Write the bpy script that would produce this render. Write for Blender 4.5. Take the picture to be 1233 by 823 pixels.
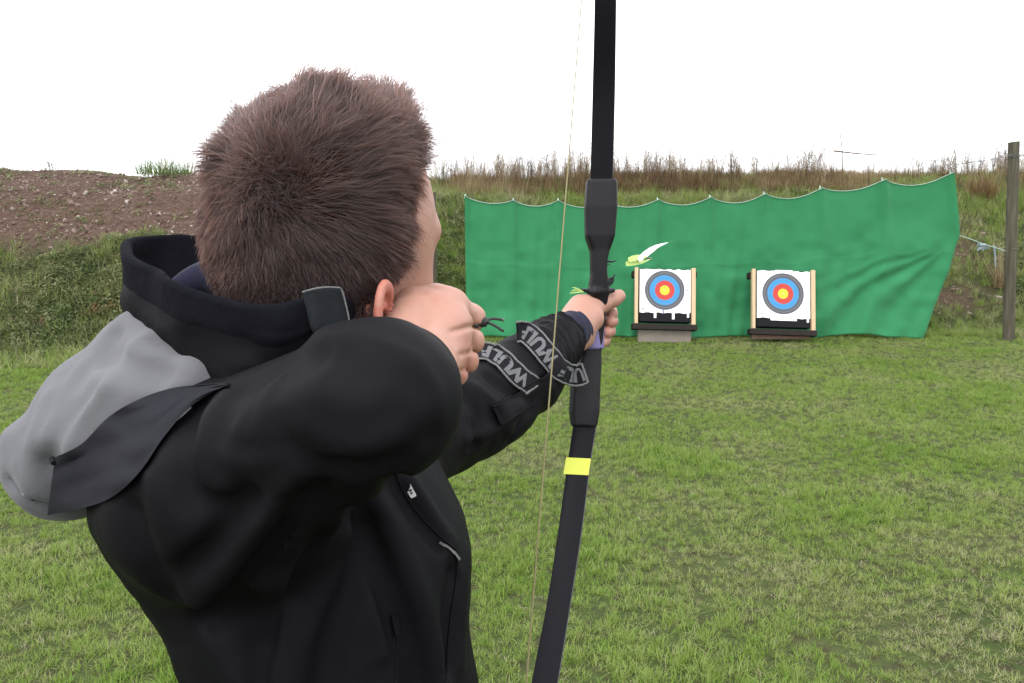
import bpy, math, random
import numpy as np
from mathutils import Vector, Matrix, noise as mnoise
from mathutils.bvhtree import BVHTree

random.seed(7)
RNG = np.random.default_rng(11)
C = bpy.context.scene.collection
SC = bpy.context.scene
for _o in list(bpy.data.objects):
    bpy.data.objects.remove(_o)

# ------------------------------------------------------------------ camera, world, sun, exposure
PITCH = math.radians(8.09)
CAMZ = 1.60
FPX = 960.0                                    # focal length in pixels of the 1233 px wide photograph
cd = bpy.data.cameras.new('camera')
cam = bpy.data.objects.new('camera', cd)
C.objects.link(cam)
cam.location = (0, 0, CAMZ)
cam.rotation_euler = (math.pi / 2 - PITCH, 0, 0)
cd.sensor_width = 36.0
cd.lens = 36.0 * FPX / 1233.0
cd.clip_start = 0.02
cd.clip_end = 2000
SC.camera = cam

w = bpy.data.worlds.new('World')
SC.world = w
w.use_nodes = True
nt = w.node_tree
nt.nodes.clear()
wo = nt.nodes.new('ShaderNodeOutputWorld')
bg = nt.nodes.new('ShaderNodeBackground')
sky = nt.nodes.new('ShaderNodeTexSky')
sky.sky_type = 'NISHITA'
sky.sun_disc = False
sky.sun_elevation = math.radians(52)
sky.sun_rotation = math.radians(200)
sky.air_density = 1.0
sky.dust_density = 4.0
bw = nt.nodes.new('ShaderNodeHueSaturation')   # a closed cloud layer: the sky light without its blue
bw.inputs['Saturation'].default_value = 0.10
cl = nt.nodes.new('ShaderNodeMix'); cl.data_type = 'RGBA'
cl.inputs['Factor'].default_value = 0.62
cl.inputs['B'].default_value = (13.6, 13.9, 14.4, 1)
cn = nt.nodes.new('ShaderNodeTexNoise'); cn.inputs['Scale'].default_value = 2.2; cn.inputs['Detail'].default_value = 4
cr = nt.nodes.new('ShaderNodeMapRange'); cr.inputs['From Min'].default_value = 0.3; cr.inputs['From Max'].default_value = 0.7
cr.inputs['To Min'].default_value = 0.90; cr.inputs['To Max'].default_value = 1.10
vm = nt.nodes.new('ShaderNodeVectorMath'); vm.operation = 'SCALE'
nt.links.new(sky.outputs['Color'], bw.inputs['Color'])
nt.links.new(bw.outputs['Color'], cl.inputs['A'])
nt.links.new(cn.outputs['Fac'], cr.inputs['Value'])
nt.links.new(cl.outputs['Result'], vm.inputs[0])
nt.links.new(cr.outputs['Result'], vm.inputs['Scale'])
nt.links.new(vm.outputs['Vector'], bg.inputs['Color'])
bg.inputs['Strength'].default_value = 0.105
nt.links.new(bg.outputs['Background'], wo.inputs['Surface'])

sl = bpy.data.lights.new('sun', 'SUN')
sl.energy = 0.6
sl.angle = math.radians(25)
sl.color = (1.0, 0.96, 0.9)
sun = bpy.data.objects.new('sun', sl)
C.objects.link(sun)
# direction to the sun: azimuth 200 deg measured from +Y clockwise (behind the camera, a little left)
_az, _el = math.radians(200), math.radians(52)
_d = Vector((math.sin(_az) * math.cos(_el), math.cos(_az) * math.cos(_el), math.sin(_el)))
sun.rotation_euler = _d.to_track_quat('Z', 'Y').to_euler()
SC.view_settings.view_transform = 'Standard'
SC.view_settings.look = 'None'
SC.view_settings.exposure = 1.2
SC.view_settings.gamma = 1.0
SC.render.film_transparent = False

# ------------------------------------------------------------------ coordinates
CP, SP = math.cos(PITCH), math.sin(PITCH)


def K(px, py, d):
    """pixel of the photograph + depth -> camera-frame metres (right, up, depth)"""
    return np.array([(px - 616.5) * d / FPX, -(py - 411.5) * d / FPX, d])


def W(p):
    """camera-frame metres -> world"""
    p = np.asarray(p, float)
    out = np.empty_like(p)
    out[..., 0] = p[..., 0]
    out[..., 1] = p[..., 2] * CP + p[..., 1] * SP
    out[..., 2] = CAMZ + p[..., 1] * CP - p[..., 2] * SP
    return out


def UW(p):
    p = np.asarray(p, float)
    out = np.empty_like(p)
    z = p[..., 2] - CAMZ
    out[..., 0] = p[..., 0]
    out[..., 1] = z * CP + p[..., 1] * SP
    out[..., 2] = p[..., 1] * CP - z * SP
    return out


def at(px, py, Y):
    """the point of the vertical plane y = Y seen at a pixel"""
    dx, dy = (px - 616.5) / FPX, -(py - 411.5) / FPX
    r = np.array([dx, CP + dy * SP, dy * CP - SP])
    t = Y / r[1]
    return np.array([0, 0, CAMZ]) + r * t


# ------------------------------------------------------------------ object helpers
def tag(o, label=None, cat=None, group=None, kind=None):
    if label: o['label'] = label
    if cat: o['category'] = cat
    if group: o['group'] = group
    if kind: o['kind'] = kind
    return o


def empty(name, loc=(0, 0, 0), rz=0.0):
    o = bpy.data.objects.new(name, None)
    C.objects.link(o)
    o.location = loc
    o.rotation_euler = (0, 0, rz)
    o.empty_display_size = 0.1
    return o


def link(name, me, mat=None, parent=None):
    o = bpy.data.objects.new(name, me)
    C.objects.link(o)
    if mat is not None and len(me.materials) == 0:
        me.materials.append(mat)
    if parent is not None:
        o.parent = parent
        # vertices are given in world space; take the parents' placement out
        m = Matrix.Identity(4)
        chain = []
        q = parent
        while q is not None:
            chain.append(q); q = q.parent
        for q in reversed(chain):
            m = m @ q.matrix_parent_inverse @ q.matrix_basis
        o.matrix_parent_inverse = m.inverted()
    return o


def npmesh(name, V, F, smooth=True):
    """V (n,3), F (m,3|4) arrays -> mesh"""
    V = np.ascontiguousarray(V, np.float32)
    F = np.ascontiguousarray(F, np.int32)
    me = bpy.data.meshes.new(name)
    k = F.shape[1]
    me.vertices.add(len(V)); me.vertices.foreach_set('co', V.ravel())
    me.loops.add(F.size); me.loops.foreach_set('vertex_index', F.ravel())
    me.polygons.add(len(F))
    me.polygons.foreach_set('loop_start', np.arange(0, F.size, k, dtype=np.int32))
    me.polygons.foreach_set('loop_total', np.full(len(F), k, np.int32))
    me.polygons.foreach_set('use_smooth', np.full(len(F), smooth, bool))
    me.update(calc_edges=True)
    return me


class MB:
    """collects quads / tris as plain lists and links them as one mesh"""
    def __init__(s): s.v = []; s.f = []

    def add(s, V, F):
        o = len(s.v)
        s.v += [tuple(float(c) for c in p) for p in V]
        s.f += [tuple(i + o for i in f) for f in F]
        return s

    def box(s, lo, hi, M=None, bev=0.0):
        x0, y0, z0 = lo; x1, y1, z1 = hi
        if bev <= 0:
            V = [(x0,y0,z0),(x1,y0,z0),(x1,y1,z0),(x0,y1,z0),(x0,y0,z1),(x1,y0,z1),(x1,y1,z1),(x0,y1,z1)]
            F = [(0,3,2,1),(4,5,6,7),(0,1,5,4),(1,2,6,5),(2,3,7,6),(3,0,4,7)]
        else:
            import itertools
            V = []; idx = {}
            for sx, sy, sz in itertools.product((0, 1), repeat=3):
                c = (x1 if sx else x0, y1 if sy else y0, z1 if sz else z0)
                sg = (-1 if sx else 1, -1 if sy else 1, -1 if sz else 1)
                for ax in range(3):
                    p = [c[k] + (sg[k] * bev if k != ax else 0) for k in range(3)]
                    idx[(sx, sy, sz, ax)] = len(V); V.append(tuple(p))
            F = []
            for ax in range(3):
                a, b = [k for k in range(3) if k != ax]
                for s_ in (0, 1):
                    q = []
                    for u, v_ in ((0,0),(1,0),(1,1),(0,1)):
                        key = [0,0,0]; key[ax] = s_; key[a] = u; key[b] = v_
                        q.append(idx[(*key, ax)])
                    F.append(q)
            for ax in range(3):
                a, b = [k for k in range(3) if k != ax]
                for u in (0, 1):
                    for v_ in (0, 1):
                        k0 = [0,0,0]; k0[a] = u; k0[b] = v_; k1 = list(k0); k1[ax] = 1
                        F.append([idx[(*k0, a)], idx[(*k1, a)], idx[(*k1, b)], idx[(*k0, b)]])
            for key in itertools.product((0, 1), repeat=3):
                F.append([idx[(*key, 0)], idx[(*key, 1)], idx[(*key, 2)]])
        if M is not None:
            V = [tuple(M @ Vector(p)) for p in V]
        return s.add(V, F)

    def tube(s, pts, rad, n=8, cap=True, flat=1.0):
        pts = [Vector(p) for p in pts]
        m = len(pts)
        rad = [rad] * m if not hasattr(rad, '__len__') else list(rad)
        up = Vector((0, 0, 1))
        t0 = (pts[1] - pts[0]).normalized()
        if abs(t0.dot(up)) > 0.9: up = Vector((1, 0, 0))
        nrm = (up - t0 * up.dot(t0)).normalized()
        V = []
        for i in range(m):
            t = (pts[min(i + 1, m - 1)] - pts[max(i - 1, 0)]).normalized()
            nrm = (nrm - t * nrm.dot(t)).normalized()
            b = t.cross(nrm)
            for k in range(n):
                a = 2 * math.pi * k / n
                V.append(pts[i] + (nrm * math.cos(a) + b * math.sin(a) * flat) * rad[i])
        F = []
        for i in range(m - 1):
            for k in range(n):
                F.append((i*n+k, i*n+(k+1)%n, (i+1)*n+(k+1)%n, (i+1)*n+k))
        if cap:
            F.append(tuple(range(n - 1, -1, -1)))
            F.append(tuple((m-1)*n + k for k in range(n)))
        return s.add(V, F)

    def build(s, name, mat=None, parent=None, smooth=True, fix=True):
        me = bpy.data.meshes.new(name)
        me.from_pydata(s.v, [], s.f)
        if smooth:
            me.polygons.foreach_set('use_smooth', [True] * len(me.polygons))
        me.update()
        if fix:
            import bmesh
            bm = bmesh.new(); bm.from_mesh(me)
            bmesh.ops.recalc_face_normals(bm, faces=bm.faces)
            bm.to_mesh(me); bm.free()
        if smooth:
            me.set_sharp_from_angle(angle=math.radians(38))
        return link(name, me, mat, parent)


def catmull(P, n=8, closed=False):
    P = np.asarray(P, float)
    out = []
    m = len(P)
    rng = range(m) if closed else range(m - 1)
    for i in rng:
        if closed:
            a, b, c, d = P[(i-1) % m], P[i], P[(i+1) % m], P[(i+2) % m]
        else:
            a, b, c, d = P[max(i-1, 0)], P[i], P[i+1], P[min(i+2, m-1)]
        for k in range(n):
            t = k / n
            out.append(0.5 * ((2*b) + (-a+c)*t + (2*a-5*b+4*c-d)*t*t + (-a+3*b-3*c+d)*t**3))
    if not closed: out.append(P[-1])
    return np.array(out)


# ------------------------------------------------------------------ materials
class NT:
    def __init__(s, name):
        s.m = bpy.data.materials.new(name); s.m.use_nodes = True
        s.t = s.m.node_tree; s.t.nodes.clear()
        s.out = s.n('ShaderNodeOutputMaterial')

    def n(s, typ, **kw):
        nd = s.t.nodes.new(typ)
        for k, v in kw.items():
            if hasattr(nd, k) and not (k[0].isupper()): setattr(nd, k, v)
            else:
                try: nd.inputs[k.replace('_', ' ')].default_value = v
                except KeyError: nd.inputs[k].default_value = v
        return nd

    def l(s, a, b): s.t.links.new(a, b)

    def ramp(s, fac, stops, interp='LINEAR'):
        r = s.t.nodes.new('ShaderNodeValToRGB'); r.color_ramp.interpolation = interp
        e = r.color_ramp.elements
        while len(e) < len(stops): e.new(0.5)
        for q, (p, c) in zip(e, stops):
            q.position = p; q.color = (*c, 1) if len(c) == 3 else c
        if fac is not None: s.l(fac, r.inputs['Fac'])
        return r.outputs['Color']

    def noise(s, scale, detail=4, rough=0.55, vec=None, out='Fac', dist=0.0):
        n_ = s.n('ShaderNodeTexNoise', Scale=scale, Detail=detail, Roughness=rough, Distortion=dist)
        if vec is not None: s.l(vec, n_.inputs['Vector'])
        return n_.outputs[out]

    def coord(s, kind='Object'):
        return s.n('ShaderNodeTexCoord').outputs[kind]

    def mul(s, a, b, op='MULTIPLY'):
        m_ = s.t.nodes.new('ShaderNodeMath'); m_.operation = op
        for i, q in enumerate((a, b)):
            if isinstance(q, (int, float)): m_.inputs[i].default_value = q
            else: s.l(q, m_.inputs[i])
        return m_.outputs[0]

    def mix(s, f, a, b, blend='MIX'):
        m_ = s.t.nodes.new('ShaderNodeMix'); m_.data_type = 'RGBA'; m_.blend_type = blend
        for k, q in (('Factor', f), ('A', a), ('B', b)):
            if isinstance(q, (int, float)): m_.inputs[k].default_value = q
            elif isinstance(q, tuple): m_.inputs[k].default_value = (*q, 1) if len(q) == 3 else q
            else: s.l(q, m_.inputs[k])
        return m_.outputs['Result']

    def bump(s, h, strength=0.3, dist=0.01, nrm=None):
        b = s.n('ShaderNodeBump', Strength=strength, Distance=dist)
        s.l(h, b.inputs['Height'])
        if nrm is not None: s.l(nrm, b.inputs['Normal'])
        return b.outputs['Normal']

    def pbr(s, col, rough=0.6, nrm=None, **kw):
        p = s.t.nodes.new('ShaderNodeBsdfPrincipled')
        if isinstance(col, tuple): p.inputs['Base Color'].default_value = (*col, 1)
        else: s.l(col, p.inputs['Base Color'])
        if isinstance(rough, (int, float)): p.inputs['Roughness'].default_value = rough
        else: s.l(rough, p.inputs['Roughness'])
        if nrm is not None: s.l(nrm, p.inputs['Normal'])
        for k, v in kw.items():
            k = k.replace('_', ' ')
            if isinstance(v, (int, float, tuple)): p.inputs[k].default_value = v
            else: s.l(v, p.inputs[k])
        s.l(p.outputs['BSDF'], s.out.inputs['Surface'])
        return p


def mat_cloth(name, col, col2=None, rough=0.8, sheen=0.3, weave=900, bs=0.25, big=0.15, spec=0.3, tint=(1, 1, 1)):
    t = NT(name); co = t.coord()
    n1 = t.noise(7, 4, vec=co); n2 = t.noise(weave, 2, vec=co)
    c = t.mix(t.mul(n1, 1.0), col, col2 or tuple(min(1, x * 1.35) for x in col))
    h = t.mul(n2, 0.35, 'MULTIPLY')
    nb = t.bump(n2, bs, 0.0006)
    nb = t.bump(t.noise(55, 3, vec=co), big, 0.004, nb)
    t.pbr(c, rough, nb, Sheen_Weight=sheen, Sheen_Roughness=0.5, Sheen_Tint=(*tint, 1), Specular_IOR_Level=spec)
    return t.m


def mat_plain(name, col, rough=0.5, **kw):
    t = NT(name); co = t.coord()
    n1 = t.noise(kw.pop('scale', 25), 5, vec=co)
    v = kw.pop('var', 0.25)
    c = t.mix(n1, tuple(x * (1 - v) for x in col), tuple(min(1, x * (1 + v)) for x in col))
    t.pbr(c, rough, t.bump(n1, kw.pop('bs', 0.15), 0.002), **kw)
    return t.m


M = {}
M['jacket'] = mat_cloth('jacket_shell', (0.0042, 0.0040, 0.0052), (0.0068, 0.0065, 0.0082), rough=0.64, sheen=0.0, weave=1400, bs=0.15, big=0.12, spec=0.065, tint=(0.75, 0.75, 0.9))
M['flap'] = mat_cloth('jacket_flap_cloth', (0.015, 0.015, 0.019), (0.021, 0.021, 0.026), rough=0.8, sheen=0.0, weave=1200, bs=0.2, big=0.35, spec=0.04, tint=(0.8, 0.8, 0.9))
M['fleece'] = mat_cloth('black_fleece', (0.004, 0.004, 0.006), (0.007, 0.007, 0.010), rough=0.95, sheen=0.01, weave=500, bs=0.6, big=0.5, spec=0.03, tint=(0.6, 0.6, 0.75))
M['hoodie'] = mat_cloth('grey_sweatshirt', (0.092, 0.092, 0.102), (0.125, 0.125, 0.136), rough=0.92, sheen=0.12, weave=700, bs=0.45, big=0.2, spec=0.1)
M['navy'] = mat_cloth('navy_knit', (0.008, 0.009, 0.022), (0.014, 0.015, 0.033), rough=0.9, sheen=0.06, weave=600, bs=0.5, big=0.1, spec=0.15)
M['collar_grey'] = mat_cloth('collar_tab_cloth', (0.009, 0.0105, 0.0125), (0.017, 0.019, 0.022), rough=0.75, sheen=0.0, weave=900, bs=0.4, big=0.4, spec=0.06)
M['piping'] = mat_plain('grey_piping', (0.12, 0.12, 0.12), 0.8, scale=400, var=0.5, bs=0.6)
M['webbing'] = mat_cloth('strap_webbing', (0.007, 0.007, 0.009), (0.011, 0.011, 0.014), rough=0.8, sheen=0.0, weave=500, bs=0.7, spec=0.05)
M['strap_print'] = mat_plain('strap_print', (0.085, 0.085, 0.09), 0.8, scale=300, var=0.5, bs=0.5)
M['silver'] = mat_plain('silver_tag', (0.62, 0.60, 0.60), 0.35)
M['jeans'] = mat_cloth('dark_jeans', (0.02, 0.025, 0.045), (0.035, 0.04, 0.07), rough=0.9)
M['boot'] = mat_plain('boot_leather', (0.03, 0.025, 0.02), 0.55)
M['bow'] = mat_plain('bow_black', (0.006, 0.0056, 0.0085), 0.4, Specular_IOR_Level=0.10, scale=60, bs=0.12)
M['bow_edge'] = mat_plain('bow_limb_edge', (0.05, 0.05, 0.055), 0.4)
M['bow_riser'] = mat_plain('bow_riser_paint', (0.009, 0.008, 0.010), 0.45, Specular_IOR_Level=0.18, scale=40, bs=0.2)
M['grip'] = mat_plain('lavender_grip', (0.14, 0.12, 0.27), 0.6)
M['yellow'] = mat_plain('yellow_tape', (0.55, 0.58, 0.05), 0.45, var=0.08)
M['string'] = mat_plain('bow_string', (0.22, 0.19, 0.09), 0.8)
M['black_cord'] = mat_plain('black_cord', (0.012, 0.012, 0.014), 0.6)
M['feather_white'] = mat_plain('white_vane', (0.80, 0.80, 0.80), 0.6, var=0.05)
M['feather_green'] = mat_plain('yellow_green_vane', (0.42, 0.56, 0.16), 0.6, var=0.1)
M['shaft'] = mat_plain('arrow_shaft', (0.05, 0.05, 0.05), 0.35)


def mat_skin():
    t = NT('skin'); co = t.coord()
    n1 = t.noise(22, 4, vec=co); n2 = t.noise(140, 4, vec=co); n3 = t.noise(700, 2, vec=co)
    red = t.n('ShaderNodeAttribute', attribute_name='red').outputs['Fac']
    c = t.mix(n1, (0.30, 0.172, 0.125), (0.385, 0.245, 0.192))
    c = t.mix(t.mul(n2, 0.30), c, (0.40, 0.15, 0.11))
    c = t.mix(t.mul(red, 0.8), c, (0.38, 0.10, 0.07))
    st = t.n('ShaderNodeAttribute', attribute_name='stubble').outputs['Fac']
    c = t.mix(t.mul(st, t.mul(t.noise(900, 2, vec=co), 0.9)), c, (0.12, 0.08, 0.06))
    nb = t.bump(n3, 0.35, 0.0006); nb = t.bump(n2, 0.35, 0.0015, nb)
    p = t.pbr(c, 0.52, nb, Subsurface_Weight=0.22, Subsurface_Scale=0.008, Subsurface_Radius=(1.0, 0.35, 0.2), Specular_IOR_Level=0.35)
    return t.m


def mat_hair():
    t = NT('hair_fibre')
    p = t.t.nodes.new('ShaderNodeBsdfHairPrincipled')
    p.parametrization = 'COLOR'
    hi = t.n('ShaderNodeHairInfo')
    c = t.ramp(hi.outputs['Random'], [(0.0, (0.0026, 0.0007, 0.0005)), (0.5, (0.0080, 0.0022, 0.0014)), (0.88, (0.019, 0.0058, 0.0038)), (1.0, (0.045, 0.018, 0.012))])
    t.l(c, p.inputs['Color'])
    p.inputs['Roughness'].default_value = 0.48
    p.inputs['Radial Roughness'].default_value = 0.45
    t.l(p.outputs[0], t.out.inputs['Surface'])
    return t.m


M['skin'] = mat_skin()
M['hair'] = mat_hair()
M['hair_under'] = mat_plain('hair_under', (0.019, 0.0095, 0.0075), 0.95, Specular_IOR_Level=0.02, scale=200, bs=0.8)

# ------------------------------------------------------------------ distance-field modelling (camera-frame metres)
def smin(a, b, k):
    h = np.clip(0.5 + 0.5 * (b - a) / k, 0, 1)
    return b + (a - b) * h - k * h * (1 - h)


def smax(a, b, k):
    return -smin(-a, -b, k)


def cap(P, a, b, ra, rb):
    a = np.asarray(a); b = np.asarray(b)
    ab = b - a
    t = np.clip((P - a) @ ab / max(ab @ ab, 1e-12), 0, 1)
    q = P - a - t[:, None] * ab
    return np.sqrt((q * q).sum(1)) - (ra + (rb - ra) * t)


def ell(P, c, r, A=None):
    q = P - np.asarray(c)
    if A is not None: q = q @ A.T
    r = np.asarray(r)
    k0 = np.sqrt(((q / r) ** 2).sum(1)); k1 = np.sqrt(((q / (r * r)) ** 2).sum(1)) + 1e-9
    return k0 * (k0 - 1) / k1


def chain(P, pts, rad, k=0.01):
    d = None
    for i in range(len(pts) - 1):
        e = cap(P, pts[i], pts[i+1], rad[i], rad[i+1])
        d = e if d is None else (smin(d, e, k) if k > 0 else np.minimum(d, e))
    return d


def seg_t(P, pts):
    """distance to a polyline"""
    best = None
    for i in range(len(pts) - 1):
        e = cap(P, pts[i], pts[i+1], 0, 0)
        best = e if best is None else np.minimum(best, e)
    return best


_perm = RNG.random((32, 32, 32)).astype(np.float32)


def vnoise(P, s):
    """smooth value noise in -1..1"""
    q = P * s
    i = np.floor(q).astype(int); f = q - i
    f = f * f * (3 - 2 * f)
    o = 0
    for dx in (0, 1):
        for dy in (0, 1):
            for dz in (0, 1):
                wgt = (f[:, 0] if dx else 1 - f[:, 0]) * (f[:, 1] if dy else 1 - f[:, 1]) * (f[:, 2] if dz else 1 - f[:, 2])
                o = o + wgt * _perm[(i[:, 0] + dx) % 32, (i[:, 1] + dy) % 32, (i[:, 2] + dz) % 32]
    return o * 2 - 1


def surf(f, lo, hi, h, slack=0.006, B=8):
    """surface nets on a block-sparse grid; returns world-space V, quads F"""
    lo = np.asarray(lo, float); hi = np.asarray(hi, float)
    nb = np.ceil((hi - lo) / (h * B)).astype(int)
    n = nb * B
    bc = np.stack(np.meshgrid(*[(np.arange(m) + 0.5) * B * h for m in nb], indexing='ij'), -1).reshape(-1, 3) + lo
    fb = f(bc)
    F = np.empty(n + 1, np.float32)
    F[:] = 1.0
    F[:-1, :-1, :-1] = np.repeat(np.repeat(np.repeat(fb.reshape(nb), B, 0), B, 1), B, 2)
    act = np.argwhere(np.abs(fb.reshape(nb)) < B * h * 0.5 * 1.74 * 1.25 + slack)
    g = np.stack(np.meshgrid(*[np.arange(B + 1)] * 3, indexing='ij'), -1).reshape(-1, 3)
    step = max(1, 400000 // len(g))
    for s in range(0, len(act), step):
        I = (act[s:s+step, None, :] * B + g[None]).reshape(-1, 3)
        F[I[:, 0], I[:, 1], I[:, 2]] = f(lo + I * h)
    S = F < 0
    for ax in range(3):      # keep the border outside
        sl = [slice(None)] * 3
        for e in (0, -1):
            sl[ax] = e; S[tuple(sl)] = False; F[tuple(sl)] = np.abs(F[tuple(sl)]) + 1e-4
    cnt = np.zeros(n, np.int8)
    offs = [(a, b, c) for a in (0, 1) for b in (0, 1) for c in (0, 1)]
    for a, b, c in offs:
        cnt += S[a:n[0]+a, b:n[1]+b, c:n[2]+c]
    cells = np.argwhere((cnt > 0) & (cnt < 8))
    ids = -np.ones(n, np.int32)
    ids[cells[:, 0], cells[:, 1], cells[:, 2]] = np.arange(len(cells))
    val = {o: F[cells[:, 0]+o[0], cells[:, 1]+o[1], cells[:, 2]+o[2]].astype(float) for o in offs}
    acc = np.zeros((len(cells), 3)); num = np.zeros(len(cells))
    for o in offs:
        for ax in range(3):
            if o[ax] == 0:
                p = list(o); p[ax] = 1; p = tuple(p)
                a, b = val[o], val[p]
                m = (a < 0) != (b < 0)
                t = np.where(m, a / np.where(m, a - b, 1), 0)
                q = np.tile(np.array(o, float), (len(cells), 1)); q[:, ax] += t
                acc[m] += q[m]; num[m] += 1
    V = lo + (cells + acc / num[:, None]) * h
    quads = []
    for ax in range(3):
        u, v = (ax + 1) % 3, (ax + 2) % 3
        sa = [slice(None)] * 3; sb = [slice(None)] * 3
        sa[ax] = slice(0, n[ax]); sb[ax] = slice(1, n[ax] + 1)
        A_, B_ = S[tuple(sa)], S[tuple(sb)]
        e = np.argwhere(A_ != B_)
        e = e[(e[:, u] > 0) & (e[:, v] > 0) & (e[:, u] < n[u]) & (e[:, v] < n[v])]
        ins = A_[e[:, 0], e[:, 1], e[:, 2]]
        def idc(du, dv):
            q = e.copy(); q[:, u] += du; q[:, v] += dv
            return ids[q[:, 0], q[:, 1], q[:, 2]]
        Q = np.stack([idc(-1, -1), idc(0, -1), idc(0, 0), idc(-1, 0)], 1)
        # camera frame is left-handed: flip for world space
        Q[ins] = Q[ins]
        Q[~ins] = Q[~ins][:, ::-1]
        quads.append(Q[:, ::-1])
    Fq = np.concatenate(quads)
    Fq = Fq[(Fq >= 0).all(1)]
    return V, Fq


def sdf_obj(name, f, lo, hi, h, mat, parent, slack=0.006):
    V, Fq = surf(f, lo, hi, h, slack)
    me = npmesh(name, W(V), Fq)
    return link(name, me, mat, parent), V, Fq


def bvh_of(*objs):
    vs, fs = [], []
    for o in objs:
        base = len(vs)
        me = o.data
        co = np.empty(len(me.vertices) * 3, np.float32); me.vertices.foreach_get('co', co)
        vs += [tuple(c) for c in co.reshape(-1, 3)]
        fs += [tuple(i + base for i in p.vertices) for p in me.polygons]
    return BVHTree.FromPolygons(vs, fs)


def hit(bvh, px, py, lift=0.0, miss=None):
    """world point where the sight line of a pixel meets the cloth, lifted towards the outside"""
    d = W(K(px, py, 1.0)) - np.array([0, 0, CAMZ])
    d = Vector(d).normalized()
    loc, nrm, i, dist = bvh.ray_cast(Vector((0, 0, CAMZ)), d)
    if loc is None: return miss
    if nrm.dot(d) > 0: nrm = -nrm
    return loc + nrm * lift, nrm
# ------------------------------------------------------------------ the archer
person = empty('person', tuple(W(K(400, 700, 0.74)) * np.array([1, 1, 0])))
tag(person, 'man with short brown hair and black jacket drawing a bow, seen from behind', 'person')

# ---- head frame: origin at ear level in the middle of the skull; f forward, u up, r to his right
YAW, HP, ROLL = math.radians(43), math.radians(-8), math.radians(8)
hf = np.array([math.sin(YAW) * math.cos(HP), -math.sin(HP), math.cos(YAW) * math.cos(HP)])
hr = np.cross(np.array([0, 1, 0.0]), hf); hr = np.array([math.cos(YAW), 0, -math.sin(YAW)])
hu = np.array([math.sin(YAW) * math.sin(HP), math.cos(HP), math.cos(YAW) * math.sin(HP)])
_c, _s = math.cos(ROLL), math.sin(ROLL)
hr, hu = hr * _c + hu * -_s, hu * _c + hr * _s
HA = np.stack([hf, hu, hr])                    # rows: local axes in the camera frame
HC = K(395, 350, 0.652)


def hl(f_, u_, r_):
    return HC + np.array([f_, u_, r_]) @ HA


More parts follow.
